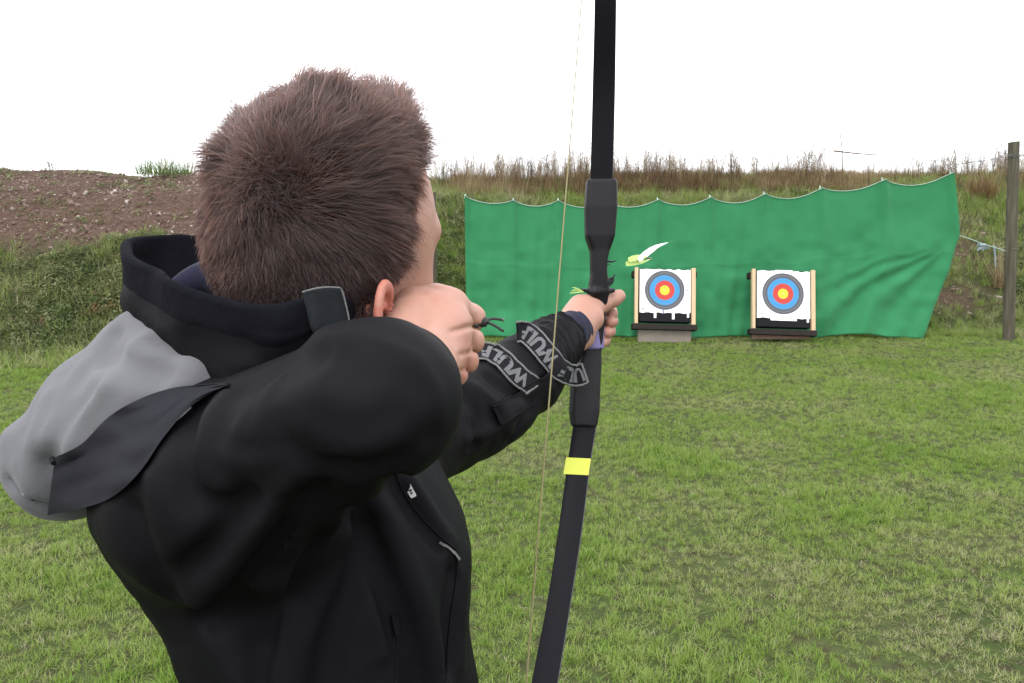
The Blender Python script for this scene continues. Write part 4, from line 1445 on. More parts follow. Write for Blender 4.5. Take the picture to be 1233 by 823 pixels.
# string from tip to tip
UT, LT = K(727, -330, 1.085), K(617, 1030, .915)
sp = [W(UT * (1-t) + LT * t) for t in np.linspace(0, 1, 30)]
MB().tube(sp, list(np.linspace(0.0005, 0.0012, 30)), 6).build('bow_string', M['string'], bow)
mid_s = [W(UT * (1-t) + LT * t) for t in np.linspace(0.44, 0.60, 10)]

# ------------------------------------------------------------------ arrow in flight
arrow = empty('arrow', tuple(W(K(784, 306, 1.75))))
tag(arrow, 'arrow in flight past the bow with one white and two yellow green vanes', 'arrow')
nock = K(777, 310, 1.62); tipa = K(784, 312, 2.36)
ax_ = (tipa - nock); aL = np.linalg.norm(ax_); ax_ /= aL
MB().tube([W(nock), W(nock + ax_ * 0.74)], 0.0027, 10).build('shaft', M['shaft'], arrow)
MB().tube([W(nock - ax_ * 0.012), W(nock)], [0.0022, 0.0028], 8).build('nock', M['feather_green'], arrow)
MB().tube([W(nock + ax_ * 0.74), W(nock + ax_ * 0.752), W(nock + ax_ * 0.765)], [0.0030, 0.0028, 0.0004], 8).build('point', M['silver'], arrow)


def vane(p0, pts, mat):
    """a feather: curved blade standing off the shaft, given by its spine (camera frame) and width"""
    V, F = [], []
    spn = catmull(pts, 5)
    n = len(spn)
    for i, p in enumerate(spn):
        t = i / (n - 1)
        w_ = 0.0150 * math.sin(math.pi * min(1, t * 0.98 + 0.14)) ** 0.8 * (1 - 0.60 * t)
        tg = spn[min(i+1, n-1)] - spn[max(i-1, 0)]; tg /= np.linalg.norm(tg)
        nn = np.array([-tg[1], tg[0], 0]); nn /= np.linalg.norm(nn)
        jag = 1 + 0.04 * math.sin(i * 2.3)
        for s in (0, 1):
            V += [p - nn * w_ * 0.15 + np.array([0, 0, s * .0012]), p + nn * w_ * 0.85 * jag + np.array([0, 0, 0.004 * t + s * .0007])]
    for i in range(n - 1):
        a, b = 4 * i, 4 * (i + 1)
        F += [(a, b, b+1, a+1), (a+2, a+3, b+3, b+2), (a, a+2, b+2, b), (a+1, b+1, b+3, a+3)]
    F += [(0, 1, 3, 2), (4*(n-1), 4*(n-1)+2, 4*(n-1)+3, 4*(n-1)+1)]
    MB().add(W(np.array(V)), F).build('vane', mat, arrow)


vane(0, [K(770, 315, 1.62), K(783, 305, 1.63), K(794, 297, 1.65), K(810, 290, 1.69)], M['feather_white'])
vane(0, [K(754, 320, 1.60), K(765, 318.5, 1.62), K(776, 316, 1.65), K(787, 310, 1.70)], M['feather_green'])
vane(0, [K(757, 315, 1.60), K(767, 313, 1.62), K(776, 309, 1.66), K(783, 304, 1.68)], M['feather_green'])
# ------------------------------------------------------------------ ground and banks
def fbm(x, y, s, o=4):
    P = np.stack([np.asarray(x, float) * s, np.asarray(y, float) * s, np.zeros_like(np.asarray(x, float)) + 3.3], -1).reshape(-1, 3)
    v = 0; a = 1
    for k in range(o):
        v = v + a * vnoise(P + k * 5.7, 2.0 ** k); a *= 0.5
    return (v / 1.9).reshape(np.asarray(x).shape)


def foot(x): return np.interp(x, [-14, -6.5, -4.6, -3.2, -1.8, -0.6, 3, 8, 14], [9.3, 9.6, 9.9, 10.6, 11.6, 12.1, 12.1, 11.9, 11.6])
def lawn_z(x, y): return 0.022 * fbm(x, y, 0.9) + 0.010 * fbm(x + 9, y, 3.2, 3)


def bank_z(x, y):
    f = foot(x)
    t = (y - f)
    crest = 2.50 + 0.10 * fbm(x, y * 0.2 + 4, 0.5, 3) + np.interp(x, [-9, -7.6, -7.0, -6.6, -5.8, -4.4, -2.5, 0, 8], [0.14, 0.12, 0.02, -0.04, 0.02, 0.0, -0.03, -0.02, 0.05])
    prof = np.interp(t, [-1.2, -0.25, 0.0, 0.6, 1.9, 3.0, 4.2, 5.0, 7.5, 12], [-0.25, -0.08, 0.0, 0.32, 1.38, 2.12, 2.50, 2.56, 2.2, 1.2]) / 2.56
    z = prof * crest
    k = np.clip(t / 0.6, 0, 1)
    return z + k * (0.07 * fbm(x, y, 0.8, 4) + 0.035 * fbm(x + 3, y, 3.5, 3))


def soil_mask(x, y):
    """1 on bare earth: upper bank on the left, a few scars on the right"""
    t = y - foot(x)
    n = fbm(x, y, 0.7, 4)
    left = np.clip((1.9 - np.abs(0)) * 0 + (t - 1.75 + 0.55 * n) * 2.5, 0, 1) * np.clip((-2.7 - x + 0.4 * n) * 1.5, 0, 1)
    scar = np.clip(1.2 - (((x - 4.6) / 2.2) ** 2 + ((t - 3.4) / 0.45) ** 2), 0, 1) + np.clip(1.2 - (((x - 7.5) / 0.9) ** 2 + ((t - 2.2) / 0.9) ** 2), 0, 1) * 0.8 \
        + np.clip(1.2 - (((x - 7.2) / 0.8) ** 2 + ((t - 0.8) / 0.3) ** 2), 0, 1)
    return np.clip(left + scar * (0.7 + 0.6 * n), 0, 1)


def straw_mask(x, y):
    n = fbm(x, y, 1.1, 4) * 1.3
    n2 = fbm(x + 20, y + 7, 0.35, 3)
    return np.clip(0.50 + 0.85 * n + 0.5 * n2 + 0.10 * np.clip((x - 1) / 4, -0.5, 1), 0, 1)


def grid_mesh(name, xs, ys, zf, mat):
    X, Y = np.meshgrid(xs, ys, indexing='ij')
    Z = zf(X, Y)
    V = np.stack([X, Y, Z], -1).reshape(-1, 3)
    m = len(ys)
    i = np.arange(len(xs) - 1)[:, None] * m + np.arange(m - 1)[None]
    F = np.stack([i, i + m, i + m + 1, i + 1], -1).reshape(-1, 4)
    me = npmesh(name, V, F)
    return me, V


t = NT('turf_soil'); co = t.coord()
n1 = t.noise(1.2, 6, vec=co); n2 = t.noise(14, 6, vec=co); n3 = t.noise(90, 4, vec=co)
c = t.ramp(n1, [(0.3, (0.042, 0.068, 0.016)), (0.55, (0.062, 0.080, 0.025)), (0.75, (0.085, 0.085, 0.040))])
c = t.mix(t.ramp(n2, [(0.45, (0, 0, 0)), (0.7, (1, 1, 1))]), c, (0.045, 0.036, 0.022))
c = t.mix(t.mul(n3, 0.5), c, (0.02, 0.025, 0.01))
t.pbr(c, 0.95, t.bump(n3, 0.6, 0.01, t.bump(n2, 0.6, 0.03)), Specular_IOR_Level=0.1)
M['turf'] = t.m

t = NT('bank_earth'); co = t.coord()
n1 = t.noise(1.6, 6, vec=co); n2 = t.noise(11, 8, 0.7, vec=co); n3 = t.noise(60, 6, 0.7, vec=co)
sm = t.n('ShaderNodeAttribute', attribute_name='soil').outputs['Fac']
earth = t.ramp(n2, [(0.3, (0.050, 0.028, 0.021)), (0.5, (0.098, 0.060, 0.045)), (0.68, (0.150, 0.100, 0.078)), (0.82, (0.23, 0.18, 0.15))])
earth = t.mix(t.mul(n3, 0.6), earth, (0.10, 0.066, 0.052))
green = t.ramp(n1, [(0.3, (0.035, 0.05, 0.015)), (0.7, (0.07, 0.075, 0.03))])
c = t.mix(sm, green, earth)
t.pbr(c, 0.95, t.bump(n3, 0.8, 0.02, t.bump(n2, 0.9, 0.08)), Specular_IOR_Level=0.15)
M['bank'] = t.m

# one sheet to the horizon: fine near the camera, coarse far away
def axis(lo, hi, step, far, growth=1.5):
    a = list(np.arange(lo, hi + 1e-6, step)); s = step
    while a[-1] < far: s *= growth; a.append(a[-1] + s)
    s = step
    while a[0] > -far: s *= growth; a.insert(0, a[0] - s)
    return np.array(a)
me, V = grid_mesh('lawn', axis(-12, 12, 0.12, 900), axis(-1, 13, 0.12, 900), lambda x, y: lawn_z(x, y) * np.clip(1.3 - np.hypot(x, y) / 60, 0, 1), M['turf'])
lawn = link('lawn', me, M['turf']); lawn['kind'] = 'structure'

me, V = grid_mesh('earth_bank', axis(-14, 14, 0.10, 60), np.arange(8.2, 24, 0.10), bank_z, M['bank'])
a = me.attributes.new('soil', 'FLOAT', 'POINT'); a.data.foreach_set('value', soil_mask(V[:, 0], V[:, 1]).astype(np.float32))
bank = link('earth_bank', me, M['bank']); bank['kind'] = 'structure'


# ------------------------------------------------------------------ plants
def mat_leaf(name, stops, rough=0.55, trans=0.35, base_dark=0.0):
    t = NT(name)
    tint = t.n('ShaderNodeAttribute', attribute_name='tint', attribute_type='INSTANCER').outputs['Fac']
    lv = t.n('ShaderNodeAttribute', attribute_name='lv').outputs['Fac']
    f = t.mul(tint, t.mul(t.mul(lv, 0.5, 'MULTIPLY'), 0.25, 'SUBTRACT'), 'ADD')
    c = t.ramp(f, stops)
    p = t.t.nodes.new('ShaderNodeBsdfPrincipled'); t.l(c, p.inputs['Base Color']); p.inputs['Roughness'].default_value = rough
    p.inputs['Specular IOR Level'].default_value = 0.18
    tr = t.t.nodes.new('ShaderNodeBsdfTranslucent'); t.l(c, tr.inputs['Color'])
    mx = t.t.nodes.new('ShaderNodeMixShader'); mx.inputs[0].default_value = trans
    t.l(p.outputs[0], mx.inputs[1]); t.l(tr.outputs[0], mx.inputs[2]); t.l(mx.outputs[0], t.out.inputs['Surface'])
    return t.m


M['grass'] = mat_leaf('grass_blade', [(0.0, (0.125, 0.215, 0.030)), (0.25, (0.185, 0.275, 0.050)), (0.5, (0.240, 0.285, 0.090)), (0.72, (0.27, 0.27, 0.135)), (1.0, (0.35, 0.32, 0.21))])
M['weed'] = mat_leaf('weed_leaf', [(0.0, (0.058, 0.084, 0.036)), (0.35, (0.125, 0.155, 0.066)), (0.6, (0.21, 0.230, 0.105)), (0.8, (0.26, 0.24, 0.13)), (1.0, (0.20, 0.115, 0.06))])
M['dry'] = mat_leaf('dry_stalk', [(0.0, (0.050, 0.024, 0.016)), (0.3, (0.13, 0.078, 0.042)), (0.6, (0.24, 0.17, 0.09)), (1.0, (0.42, 0.34, 0.21))], trans=0.2)
M['stone'] = mat_leaf('stone', [(0.0, (0.10, 0.062, 0.050)), (0.4, (0.17, 0.12, 0.10)), (0.7, (0.28, 0.24, 0.22)), (1.0, (0.55, 0.53, 0.50))], rough=0.9, trans=0.0)


def proto(name, V, F, lv, mat):
    me = bpy.data.meshes.new(name)
    me.from_pydata([tuple(v) for v in V], [], [tuple(f) for f in F])
    a = me.attributes.new('lv', 'FLOAT', 'POINT'); a.data.foreach_set('value', np.asarray(lv, np.float32))
    me.polygons.foreach_set('use_smooth', [True] * len(me.polygons))
    me.materials.append(mat)
    o = bpy.data.objects.new(name, me)
    return o


def blade(V, F, lv, base, az, L, wd, lean, curl, n=3, tone=0.5):
    o = len(V)
    d = np.array([math.cos(az), math.sin(az), 0]); sd = np.array([-math.sin(az), math.cos(az), 0])
    p = np.array(base, float); ang = lean
    for i in range(n + 1):
        w_ = wd * (1 - (i / n) ** 1.6) * 0.5
        if i < n:
            V += [p - sd * w_, p + sd * w_]; lv += [tone, tone]
        else:
            V.append(p); lv.append(tone)
        p = p + (d * math.sin(ang) + np.array([0, 0, math.cos(ang)])) * L / n
        ang += curl / n
    for i in range(n - 1):
        F.append((o+2*i, o+2*i+1, o+2*i+3, o+2*i+2))
    F.append((o+2*(n-1), o+2*n-1, o+2*n))


def tuft(k, nb, R, L, wd, lean, curl, mat, name='grass_tuft', n=3):
    r = np.random.default_rng(k); V, F, lv = [], [], []
    for i in range(nb):
        a = r.uniform(0, 6.28); q = R * math.sqrt(r.random())
        blade(V, F, lv, (q * math.cos(a), q * math.sin(a), -0.005), a + r.normal(0, 1.2), L * r.uniform(0.45, 1.15), wd * r.uniform(0.7, 1.3),
              abs(r.normal(lean, 0.3)), r.normal(curl, 0.5), n, r.uniform(0, 1))
    return proto(name, V, F, lv, mat)


def stalk_plant(k, H, nst, mat, heads=True, leafy=False, spread=0.25, thick=0.003):
    """thin dry stems with side twigs and seed heads"""
    r = np.random.default_rng(k); V, F, lv = [], [], []
    def stick(a, b, w0, w1, tone):
        o = len(V); a = np.array(a); b = np.array(b)
        d = b - a; s = np.cross(d, [0.3, 0.2, 1.0]); s = s / (np.linalg.norm(s) + 1e-9); s2 = np.cross(d, s); s2 /= np.linalg.norm(s2) + 1e-9
        for p, w_ in ((a, w0), (b, w1)):
            for q in range(3):
                an = q * 2.094
                V.append(p + (s * math.cos(an) + s2 * math.sin(an)) * w_); lv.append(tone)
        for q in range(3): F.append((o+q, o+(q+1) % 3, o+3+(q+1) % 3, o+3+q))
    def leaf(p, az, el, L, w_, tone):
        o = len(V); d = np.array([math.cos(az) * math.cos(el), math.sin(az) * math.cos(el), math.sin(el)]); s = np.array([-math.sin(az), math.cos(az), 0])
        m_ = p + d * L * 0.45
        V.extend([p, m_ + s * w_ / 2, p + d * L + np.array([0, 0, -0.2 * L]), m_ - s * w_ / 2]); lv.extend([tone] * 4); F.append((o, o+1, o+2, o+3))
    for i in range(nst):
        az = r.uniform(0, 6.28); h = H * r.uniform(0.6, 1.05); ln = abs(r.normal(0, spread))
        p = np.array([r.normal(0, 0.03), r.normal(0, 0.03), -0.02]); tone = r.uniform(0, 1)
        n = 5
        for j in range(n):
            d = np.array([math.cos(az) * math.sin(ln), math.sin(az) * math.sin(ln), math.cos(ln)])
            q = p + d * h / n
            stick(p, q, thick * (1 - j / n * 0.6), thick * (1 - (j + 1) / n * 0.6), tone)
            if leafy:
                for _ in range(3):
                    leaf(p + (q - p) * r.random(), r.uniform(0, 6.28), r.uniform(-0.3, 0.8), r.uniform(0.03, 0.07), r.uniform(0.012, 0.026), r.uniform(0, 1))
            if heads and j >= 2:
                for _ in range(r.integers(1, 4)):
                    a2 = r.uniform(0, 6.28); e2 = r.uniform(0.5, 1.2); L2 = h * r.uniform(0.06, 0.2)
                    s_ = p + (q - p) * r.random(); e_ = s_ + np.array([math.cos(a2) * math.cos(e2), math.sin(a2) * math.cos(e2), math.sin(e2)]) * L2
                    stick(s_, e_, thick * 0.5, thick * 0.4, tone)
                    for _ in range(3):
                        leaf(s_ + (e_ - s_) * r.uniform(0.4, 1), r.uniform(0, 6.28), r.uniform(0, 1.3), 0.014 * r.uniform(0.6, 1.5), 0.007, min(1, tone + 0.2))
            p = q; ln += r.normal(0, 0.08)
    return proto('stalk_plant', V, F, lv, mat)


def leaf_clump(k, R, H, nl, L, wd, mat):
    """low leafy weeds: many separate leaves through a dome"""
    r = np.random.default_rng(k); V, F, lv = [], [], []
    for i in range(nl):
        u = r.normal(0, 1, 3); u[2] = abs(u[2]); u /= np.linalg.norm(u); q = r.random() ** 0.4
        p = u * np.array([R, R, H]) * q
        az = math.atan2(u[1], u[0]) + r.normal(0, 0.7); el = r.uniform(-0.5, 0.9)
        l_ = L * r.uniform(0.6, 1.3); w_ = wd * r.uniform(0.6, 1.3)
        d = np.array([math.cos(az) * math.cos(el), math.sin(az) * math.cos(el), math.sin(el)]); s = np.array([-math.sin(az), math.cos(az), r.normal(0, .3)])
        o = len(V); up = np.array([0, 0, 1.0])
        V += [p, p + d * l_ * .4 + s * w_ / 2 + up * 0.06 * l_, p + d * l_ + -up * 0.25 * l_, p + d * l_ * .4 - s * w_ / 2 + up * 0.06 * l_, p + d * l_ * 0.45 - up * 0.04 * l_]
        tn = r.uniform(0, 1); lv += [tn] * 5
        F += [(o, o+1, o+4), (o+1, o+2, o+4), (o+2, o+3, o+4), (o+3, o, o+4)]
    return proto('weed_clump', V, F, lv, mat)


def stone_proto(k):
    r = np.random.default_rng(k)
    import bmesh
    bm = bmesh.new(); bmesh.ops.create_icosphere(bm, subdivisions=1, radius=1.0)
    V = []
    for v in bm.verts:
        q = np.array(v.co[:]) * (1 + r.normal(0, 0.14)) * np.array([1, r.uniform(0.7, 0.8), 0.55]); V.append(q)
    F = [[v.index for v in f.verts] for f in bm.faces]; bm.free()
    o = proto('stone', V, F, [0.5] * len(V), M['stone'])
    o.data.polygons.foreach_set('use_smooth', [False] * len(F))
    return o


def scatter(name, protos, P, rot, scl, tint, idx, kind='stuff'):
    """one object: points that carry the plant meshes (geometry nodes)"""
    col = bpy.data.collections.new(name + '_source')
    for k, o in enumerate(protos):
        o.name = '%s_source_%02d' % (name, k); col.objects.link(o)
    me = bpy.data.meshes.new(name); me.vertices.add(len(P)); me.vertices.foreach_set('co', np.asarray(P, np.float32).ravel())
    for nm, ty, arr in (('rot', 'FLOAT_VECTOR', rot), ('scl', 'FLOAT', scl), ('tint', 'FLOAT', tint), ('idx', 'INT', idx)):
        a = me.attributes.new(nm, ty, 'POINT')
        a.data.foreach_set('vector' if ty == 'FLOAT_VECTOR' else 'value', np.asarray(arr, np.int32 if ty == 'INT' else np.float32).ravel())
    o = bpy.data.objects.new(name, me); C.objects.link(o)
    for m_ in {p.data.materials[0].name: p.data.materials[0] for p in protos}.values(): me.materials.append(m_)
    g = bpy.data.node_groups.new(name, 'GeometryNodeTree')
    g.interface.new_socket('Geometry', in_out='INPUT', socket_type='NodeSocketGeometry')
    g.interface.new_socket('Geometry', in_out='OUTPUT', socket_type='NodeSocketGeometry')
    N_ = g.nodes; gi = N_.new('NodeGroupInput'); go = N_.new('NodeGroupOutput')
    m2p = N_.new('GeometryNodeMeshToPoints')
    ci = N_.new('GeometryNodeCollectionInfo'); ci.inputs['Collection'].default_value = col
    ci.inputs['Separate Children'].default_value = True; ci.inputs['Reset Children'].default_value = True
    ip = N_.new('GeometryNodeInstanceOnPoints'); ip.inputs['Pick Instance'].default_value = True
    def attr(nm, ty):
        q = N_.new('GeometryNodeInputNamedAttribute'); q.data_type = ty; q.inputs['Name'].default_value = nm
        return [s_ for s_ in q.outputs if s_.enabled and s_.name == 'Attribute'][0]
    L_ = g.links.new
    L_(gi.outputs[0], m2p.inputs['Mesh']); L_(m2p.outputs[0], ip.inputs['Points']); L_(ci.outputs[0], ip.inputs['Instance'])
    L_(attr('idx', 'INT'), ip.inputs['Instance Index'])
    e2r = N_.new('FunctionNodeEulerToRotation'); L_(attr('rot', 'FLOAT_VECTOR'), e2r.inputs[0]); L_(e2r.outputs[0], ip.inputs['Rotation'])
    L_(attr('scl', 'FLOAT'), ip.inputs['Scale'])
    L_(ip.outputs[0], go.inputs[0])
    md = o.modifiers.new('scatter', 'NODES'); md.node_group = g
    o['kind'] = kind
    return o


def spread(n, x0, x1, y0, y1, zf, dens=None):
    x = RNG.uniform(x0, x1, n); y = RNG.uniform(y0, y1, n)
    if dens is not None:
        k = RNG.random(n) < dens(x, y); x, y = x[k], y[k]
    return x, y, zf(x, y)


def rots(n, tilt=0.2): return np.stack([RNG.normal(0, tilt, n), RNG.normal(0, tilt, n), RNG.uniform(0, 6.28, n)], 1)


# --- lawn: denser near the camera where single blades show
inview = lambda x, y: (np.abs(x) < 0.84 * y + 2.2) * 1.0
x, y, z = spread(260000, -11.5, 11.5, 0.6, 12.3, lawn_z, lambda x, y: inview(x, y) * np.clip(1.15 - 0.06 * y, 0.45, 1) * (y < foot(x) + 0.15))
sm = straw_mask(x, y)
nL = len(x)
tint = np.clip(RNG.normal(0.14 + 0.50 * sm ** 1.3, 0.11), 0, 1)
kindi = np.where(RNG.random(nL) < 0.25 + 0.45 * sm, RNG.integers(4, 8, nL), RNG.integers(0, 4, nL))
lush = np.clip(0.5 + 1.0 * fbm(x + 40, y, 2.2, 3), 0, 1)
scl = (0.55 + 0.6 * lush * (1 - 0.5 * sm)) * RNG.uniform(0.7, 1.2, nL)
strawy = (RNG.random(nL) < 0.10 + 0.25 * sm)
tint = np.where(strawy & (kindi >= 4), np.clip(RNG.normal(0.74, 0.14, nL), 0, 1), tint)
scl = np.where(strawy, scl * 0.75, scl * 0.9)
protos = [tuft(10 + k, 26, 0.035, 0.062, 0.0040, 0.45, 0.7, M['grass']) for k in range(4)] + \
         [tuft(20 + k, 16, 0.045, 0.075, 0.0036, 1.15, 0.5, M['grass']) for k in range(4)]
scatter('lawn_grass', protos, np.stack([x, y, z], 1), rots(nL, 0.15), scl, tint, kindi)

# --- bank vegetation
def bank_pts(n, x0, x1, t0, t1, dens=None):
    x = RNG.uniform(x0, x1, n); tt = RNG.uniform(t0, t1, n); y = foot(x) + tt
    if dens is not None:
        k = RNG.random(n) < dens(x, tt, y); x, tt, y = x[k], tt[k], y[k]
    return x, y, np.maximum(bank_z(x, y), lawn_z(x, y)), tt

soft = lambda v: np.clip(v, 0, 1)
# rough grass on the right part of the bank and along the foot
x, y, z, tt = bank_pts(42000, -10.5, 12, -0.35, 5.0, lambda x, t, y: (1 - soil_mask(x, y)) * soft(0.55 + 0.6 * fbm(x, y, 1.1)) * np.where(x < -2.6, soft(1.0 - t * 1.2) + 0.06, 1))
n = len(x)
tn = np.clip(RNG.normal(0.34 + 0.22 * soft(tt / 4) + 0.35 * fbm(x, y, 0.8), 0.16), 0, 1)
protos = [tuft(40 + k, 22, 0.06, 0.24, 0.007, 0.30, 0.8, M['grass']) for k in range(4)]
scatter('bank_grass', protos, np.stack([x, y, z], 1), rots(n, 0.2), RNG.uniform(0.5, 1.15, n) * (0.75 + 0.3 * soft(tt / 3)), tn, RNG.integers(0, 4, n))

# leafy weeds: thick on the left bank, patchy on the right
x, y, z, tt = bank_pts(26000, -10.5, 12, -0.15, 4.6, lambda x, t, y: np.where(x < -2.4, soft(1.35 - 3.0 * soil_mask(x, y)) * soft(1.2 - 0.12 * t) * (t < 2.9), (1 - soil_mask(x, y)) * soft(0.22 + 0.9 * fbm(x + 5, y, 0.9))))
n = len(x)
big = soft(0.45 + 0.9 * fbm(x, y, 1.3, 3))
tn = np.clip(RNG.normal(0.36 + 0.35 * fbm(x + 30, y, 1.5), 0.16), 0, 0.85)
red = (np.hypot((x + 5.45) / 0.16, (y - foot(x) - 0.80) / 0.13) < 1) | (np.hypot((x + 6.1) / 0.1, (y - foot(x) - 0.6) / 0.1) < 1)
tn = np.where(red & (RNG.random(n) < 0.7), 0.97, tn)
protos = [leaf_clump(60 + k, 0.12, 0.14, 60, 0.062, 0.020, M['weed']) for k in range(4)]
scatter('bank_weeds', protos, np.stack([x, y, z + 0.01], 1), rots(n, 0.35), (0.45 + 0.85 * big) * RNG.uniform(0.7, 1.2, n), tn, RNG.integers(0, 4, n))
# sparse weeds on the bare earth
x, y, z, tt = bank_pts(2600, -10.5, -1.8, 1.5, 4.6, lambda x, t, y: soil_mask(x, y) * soft(0.35 + 1.2 * fbm(x, y, 1.4)))
n = len(x)
scatter('sparse_weeds', [leaf_clump(80 + k, 0.05, 0.05, 26, 0.035, 0.013, M['weed']) for k in range(3)], np.stack([x, y, z + 0.005], 1), rots(n, 0.3),
        RNG.uniform(0.4, 1.3, n), np.clip(RNG.normal(0.5, 0.15, n), 0, 1), RNG.integers(0, 3, n))
# loose pale grass growing through the left scrub
x, y, z, tt = bank_pts(8200, -10.5, -2.0, -0.9, 2.4, lambda x, t, y: soft(0.5 + 0.9 * fbm(x, y, 1.8)) * soft(1.2 - 2.0 * soil_mask(x, y)))
n = len(x)
scatter('scrub_grass', [tuft(140 + k, 12, 0.07, 0.26, 0.006, 0.45, 1.0, M['grass']) for k in range(4)], np.stack([x, y, z], 1), rots(n, 0.3),
        RNG.uniform(0.5, 1.3, n), np.clip(RNG.normal(0.48, 0.22, n), 0, 1), RNG.integers(0, 4, n))
# stones
x, y, z, tt = bank_pts(42000, -10.5, 12, 0.3, 4.7, lambda x, t, y: soil_mask(x, y) ** 1.2)
n = len(x)
scatter('bank_stones', [stone_proto(90 + k) for k in range(5)], np.stack([x, y, z + 0.004], 1), rots(n, 0.6), np.clip(RNG.lognormal(-4.45, 0.6, n), 0.004, 0.055),
        np.clip(RNG.normal(0.26, 0.22, n), 0, 1), RNG.integers(0, 5, n))

# tall dry grass and sorrel along the crest
x, y, z, tt = bank_pts(11000, -1.4, 12, 3.3, 5.2, lambda x, t, y: soft(0.60 + 1.3 * fbm(x, y, 0.9)) * soft((x + 1.4) / 0.5))
n = len(x)
tn = np.clip(RNG.normal(0.45 + 0.45 * fbm(x + 11, y, 0.6), 0.18), 0, 1)
scatter('crest_dry_grass', [tuft(100 + k, 26, 0.07, 0.36, 0.006, 0.18, 0.45, M['dry']) for k in range(4)], np.stack([x, y, z], 1), rots(n, 0.12),
        RNG.uniform(0.5, 1.1, n), tn, RNG.integers(0, 4, n))
x, y, z, tt = bank_pts(6000, -1.3, 12, 2.6, 5.4, lambda x, t, y: soft(0.30 + 1.0 * fbm(x, y, 1.3)))
n = len(x)
scatter('crest_green_grass', [tuft(110 + k, 24, 0.07, 0.30, 0.007, 0.25, 0.6, M['grass']) for k in range(4)], np.stack([x, y, z], 1), rots(n, 0.15),
        RNG.uniform(0.5, 1.1, n), np.clip(RNG.normal(0.35, 0.15, n), 0, 1), RNG.integers(0, 4, n))
x, y, z, tt = bank_pts(1700, -1.6, 12, 3.5, 5.4, lambda x, t, y: soft(0.60 + 1.2 * fbm(x + 2, y, 1.0)))
n = len(x)
scatter('crest_stalks', [stalk_plant(120 + k, 0.74, 5, M['dry'], spread=0.12, thick=0.0028) for k in range(6)], np.stack([x, y, z], 1), rots(n, 0.10),
        np.clip(RNG.lognormal(-0.2, 0.28, n), 0.4, 1.5), np.clip(RNG.normal(0.42, 0.24, n), 0, 1), RNG.integers(0, 6, n))
# ------------------------------------------------------------------ single plants one can point to
def plant(name, label, cat, px, py, Y, build_list, group=None):
    """Empty at the foot with its own stem / leaf meshes"""
    p = at(px, py, Y)
    z = float(bank_z(np.array([p[0]]), np.array([Y]))[0]) if Y > foot(p[0]) else float(lawn_z(np.array([p[0]]), np.array([Y]))[0])
    e = empty(name, (p[0], Y, z)); tag(e, label, cat, group)
    for nm, o in build_list:
        me = o.data
        q = bpy.data.objects.new(nm, me); C.objects.link(q); q.parent = e
        bpy.data.objects.remove(o)
    return e


def plain_leaf(name, c0, c1, trans=0.25):
    t = NT(name); lv = t.n('ShaderNodeAttribute', attribute_name='lv').outputs['Fac']
    c = t.mix(lv, c0, c1)
    p = t.t.nodes.new('ShaderNodeBsdfPrincipled'); t.l(c, p.inputs['Base Color']); p.inputs['Roughness'].default_value = 0.6; p.inputs['Specular IOR Level'].default_value = 0.2
    tr = t.t.nodes.new('ShaderNodeBsdfTranslucent'); t.l(c, tr.inputs['Color'])
    mx = t.t.nodes.new('ShaderNodeMixShader'); mx.inputs[0].default_value = trans
    t.l(p.outputs[0], mx.inputs[1]); t.l(tr.outputs[0], mx.inputs[2]); t.l(mx.outputs[0], t.out.inputs['Surface'])
    return t.m


ML = {'green': plain_leaf('tussock_green', (0.07, 0.12, 0.03), (0.17, 0.22, 0.07)), 'dry': plain_leaf('dry_plant', (0.15, 0.09, 0.05), (0.34, 0.26, 0.15)),
      'pale': plain_leaf('pale_straw', (0.26, 0.2, 0.11), (0.5, 0.43, 0.28)), 'twig': plain_leaf('bare_twig', (0.05, 0.04, 0.03), (0.12, 0.1, 0.08), 0.0),
      'red': plain_leaf('reddish_plant', (0.12, 0.06, 0.03), (0.26, 0.16, 0.08))}
plant('grass_tussock', 'green grass tussock on the crest of the earth mound left of the head', 'grass tussock', 200, 213, 14.0,
      [('blades', tuft(201, 520, 0.50, 0.42, 0.008, 0.35, 0.6, ML['green'])), ('dry_stems', stalk_plant(202, 0.42, 14, ML['pale'], spread=0.3, thick=0.002))])
plant('bare_shrub', 'small wispy shrub on the crest at the far left edge', 'shrub', 62, 208, 14.0, [('twigs', stalk_plant(203, 0.24, 22, ML['twig'], spread=0.6, thick=0.0022))])
plant('bare_shrub', 'leafless grey shrub on the crest right of the forehead', 'shrub', 534, 216, 15.6, [('twigs', stalk_plant(204, 0.62, 22, ML['twig'], spread=0.28, thick=0.003))])
e = plant('tall_weed', 'dry straw coloured weed leaning against the bank left of the right post', 'weed', 1203, 360, 12.9,
          [('stems', stalk_plant(205, 0.85, 26, ML['pale'], spread=0.32, thick=0.0035)), ('blades', tuft(206, 130, 0.12, 0.55, 0.008, 0.3, 0.5, ML['dry']))])
plant('tall_weed', 'rusty brown weed bush high on the bank between net and right post', 'weed', 1180, 262, 15.0,
      [('stems', stalk_plant(207, 0.62, 40, ML['dry'], spread=0.5, thick=0.004)), ('blades', tuft(208, 360, 0.25, 0.55, 0.009, 0.45, 0.5, ML['red']))])
p0 = at(1016, 222, 15.6)
st = MB(); st.tube([tuple(p0 - np.array([0, 0, 0.3])), tuple(at(1014, 180, 15.6)), tuple(at(1008, 132, 15.6))], [0.013, 0.010, 0.006], 6)
lone = empty('bare_stalk', tuple(p0)); tag(lone, 'single tall leaning bare stalk above the net against the sky', 'stalk')
st.build('stem', ML['dry'], lone)
MB().tube([tuple(at(1004, 182, 15.5)), tuple(at(1030, 185, 15.5)), tuple(at(1056, 187, 15.5))], [0.016, 0.012, 0.008], 6).build('twig', ML['dry'], lone)

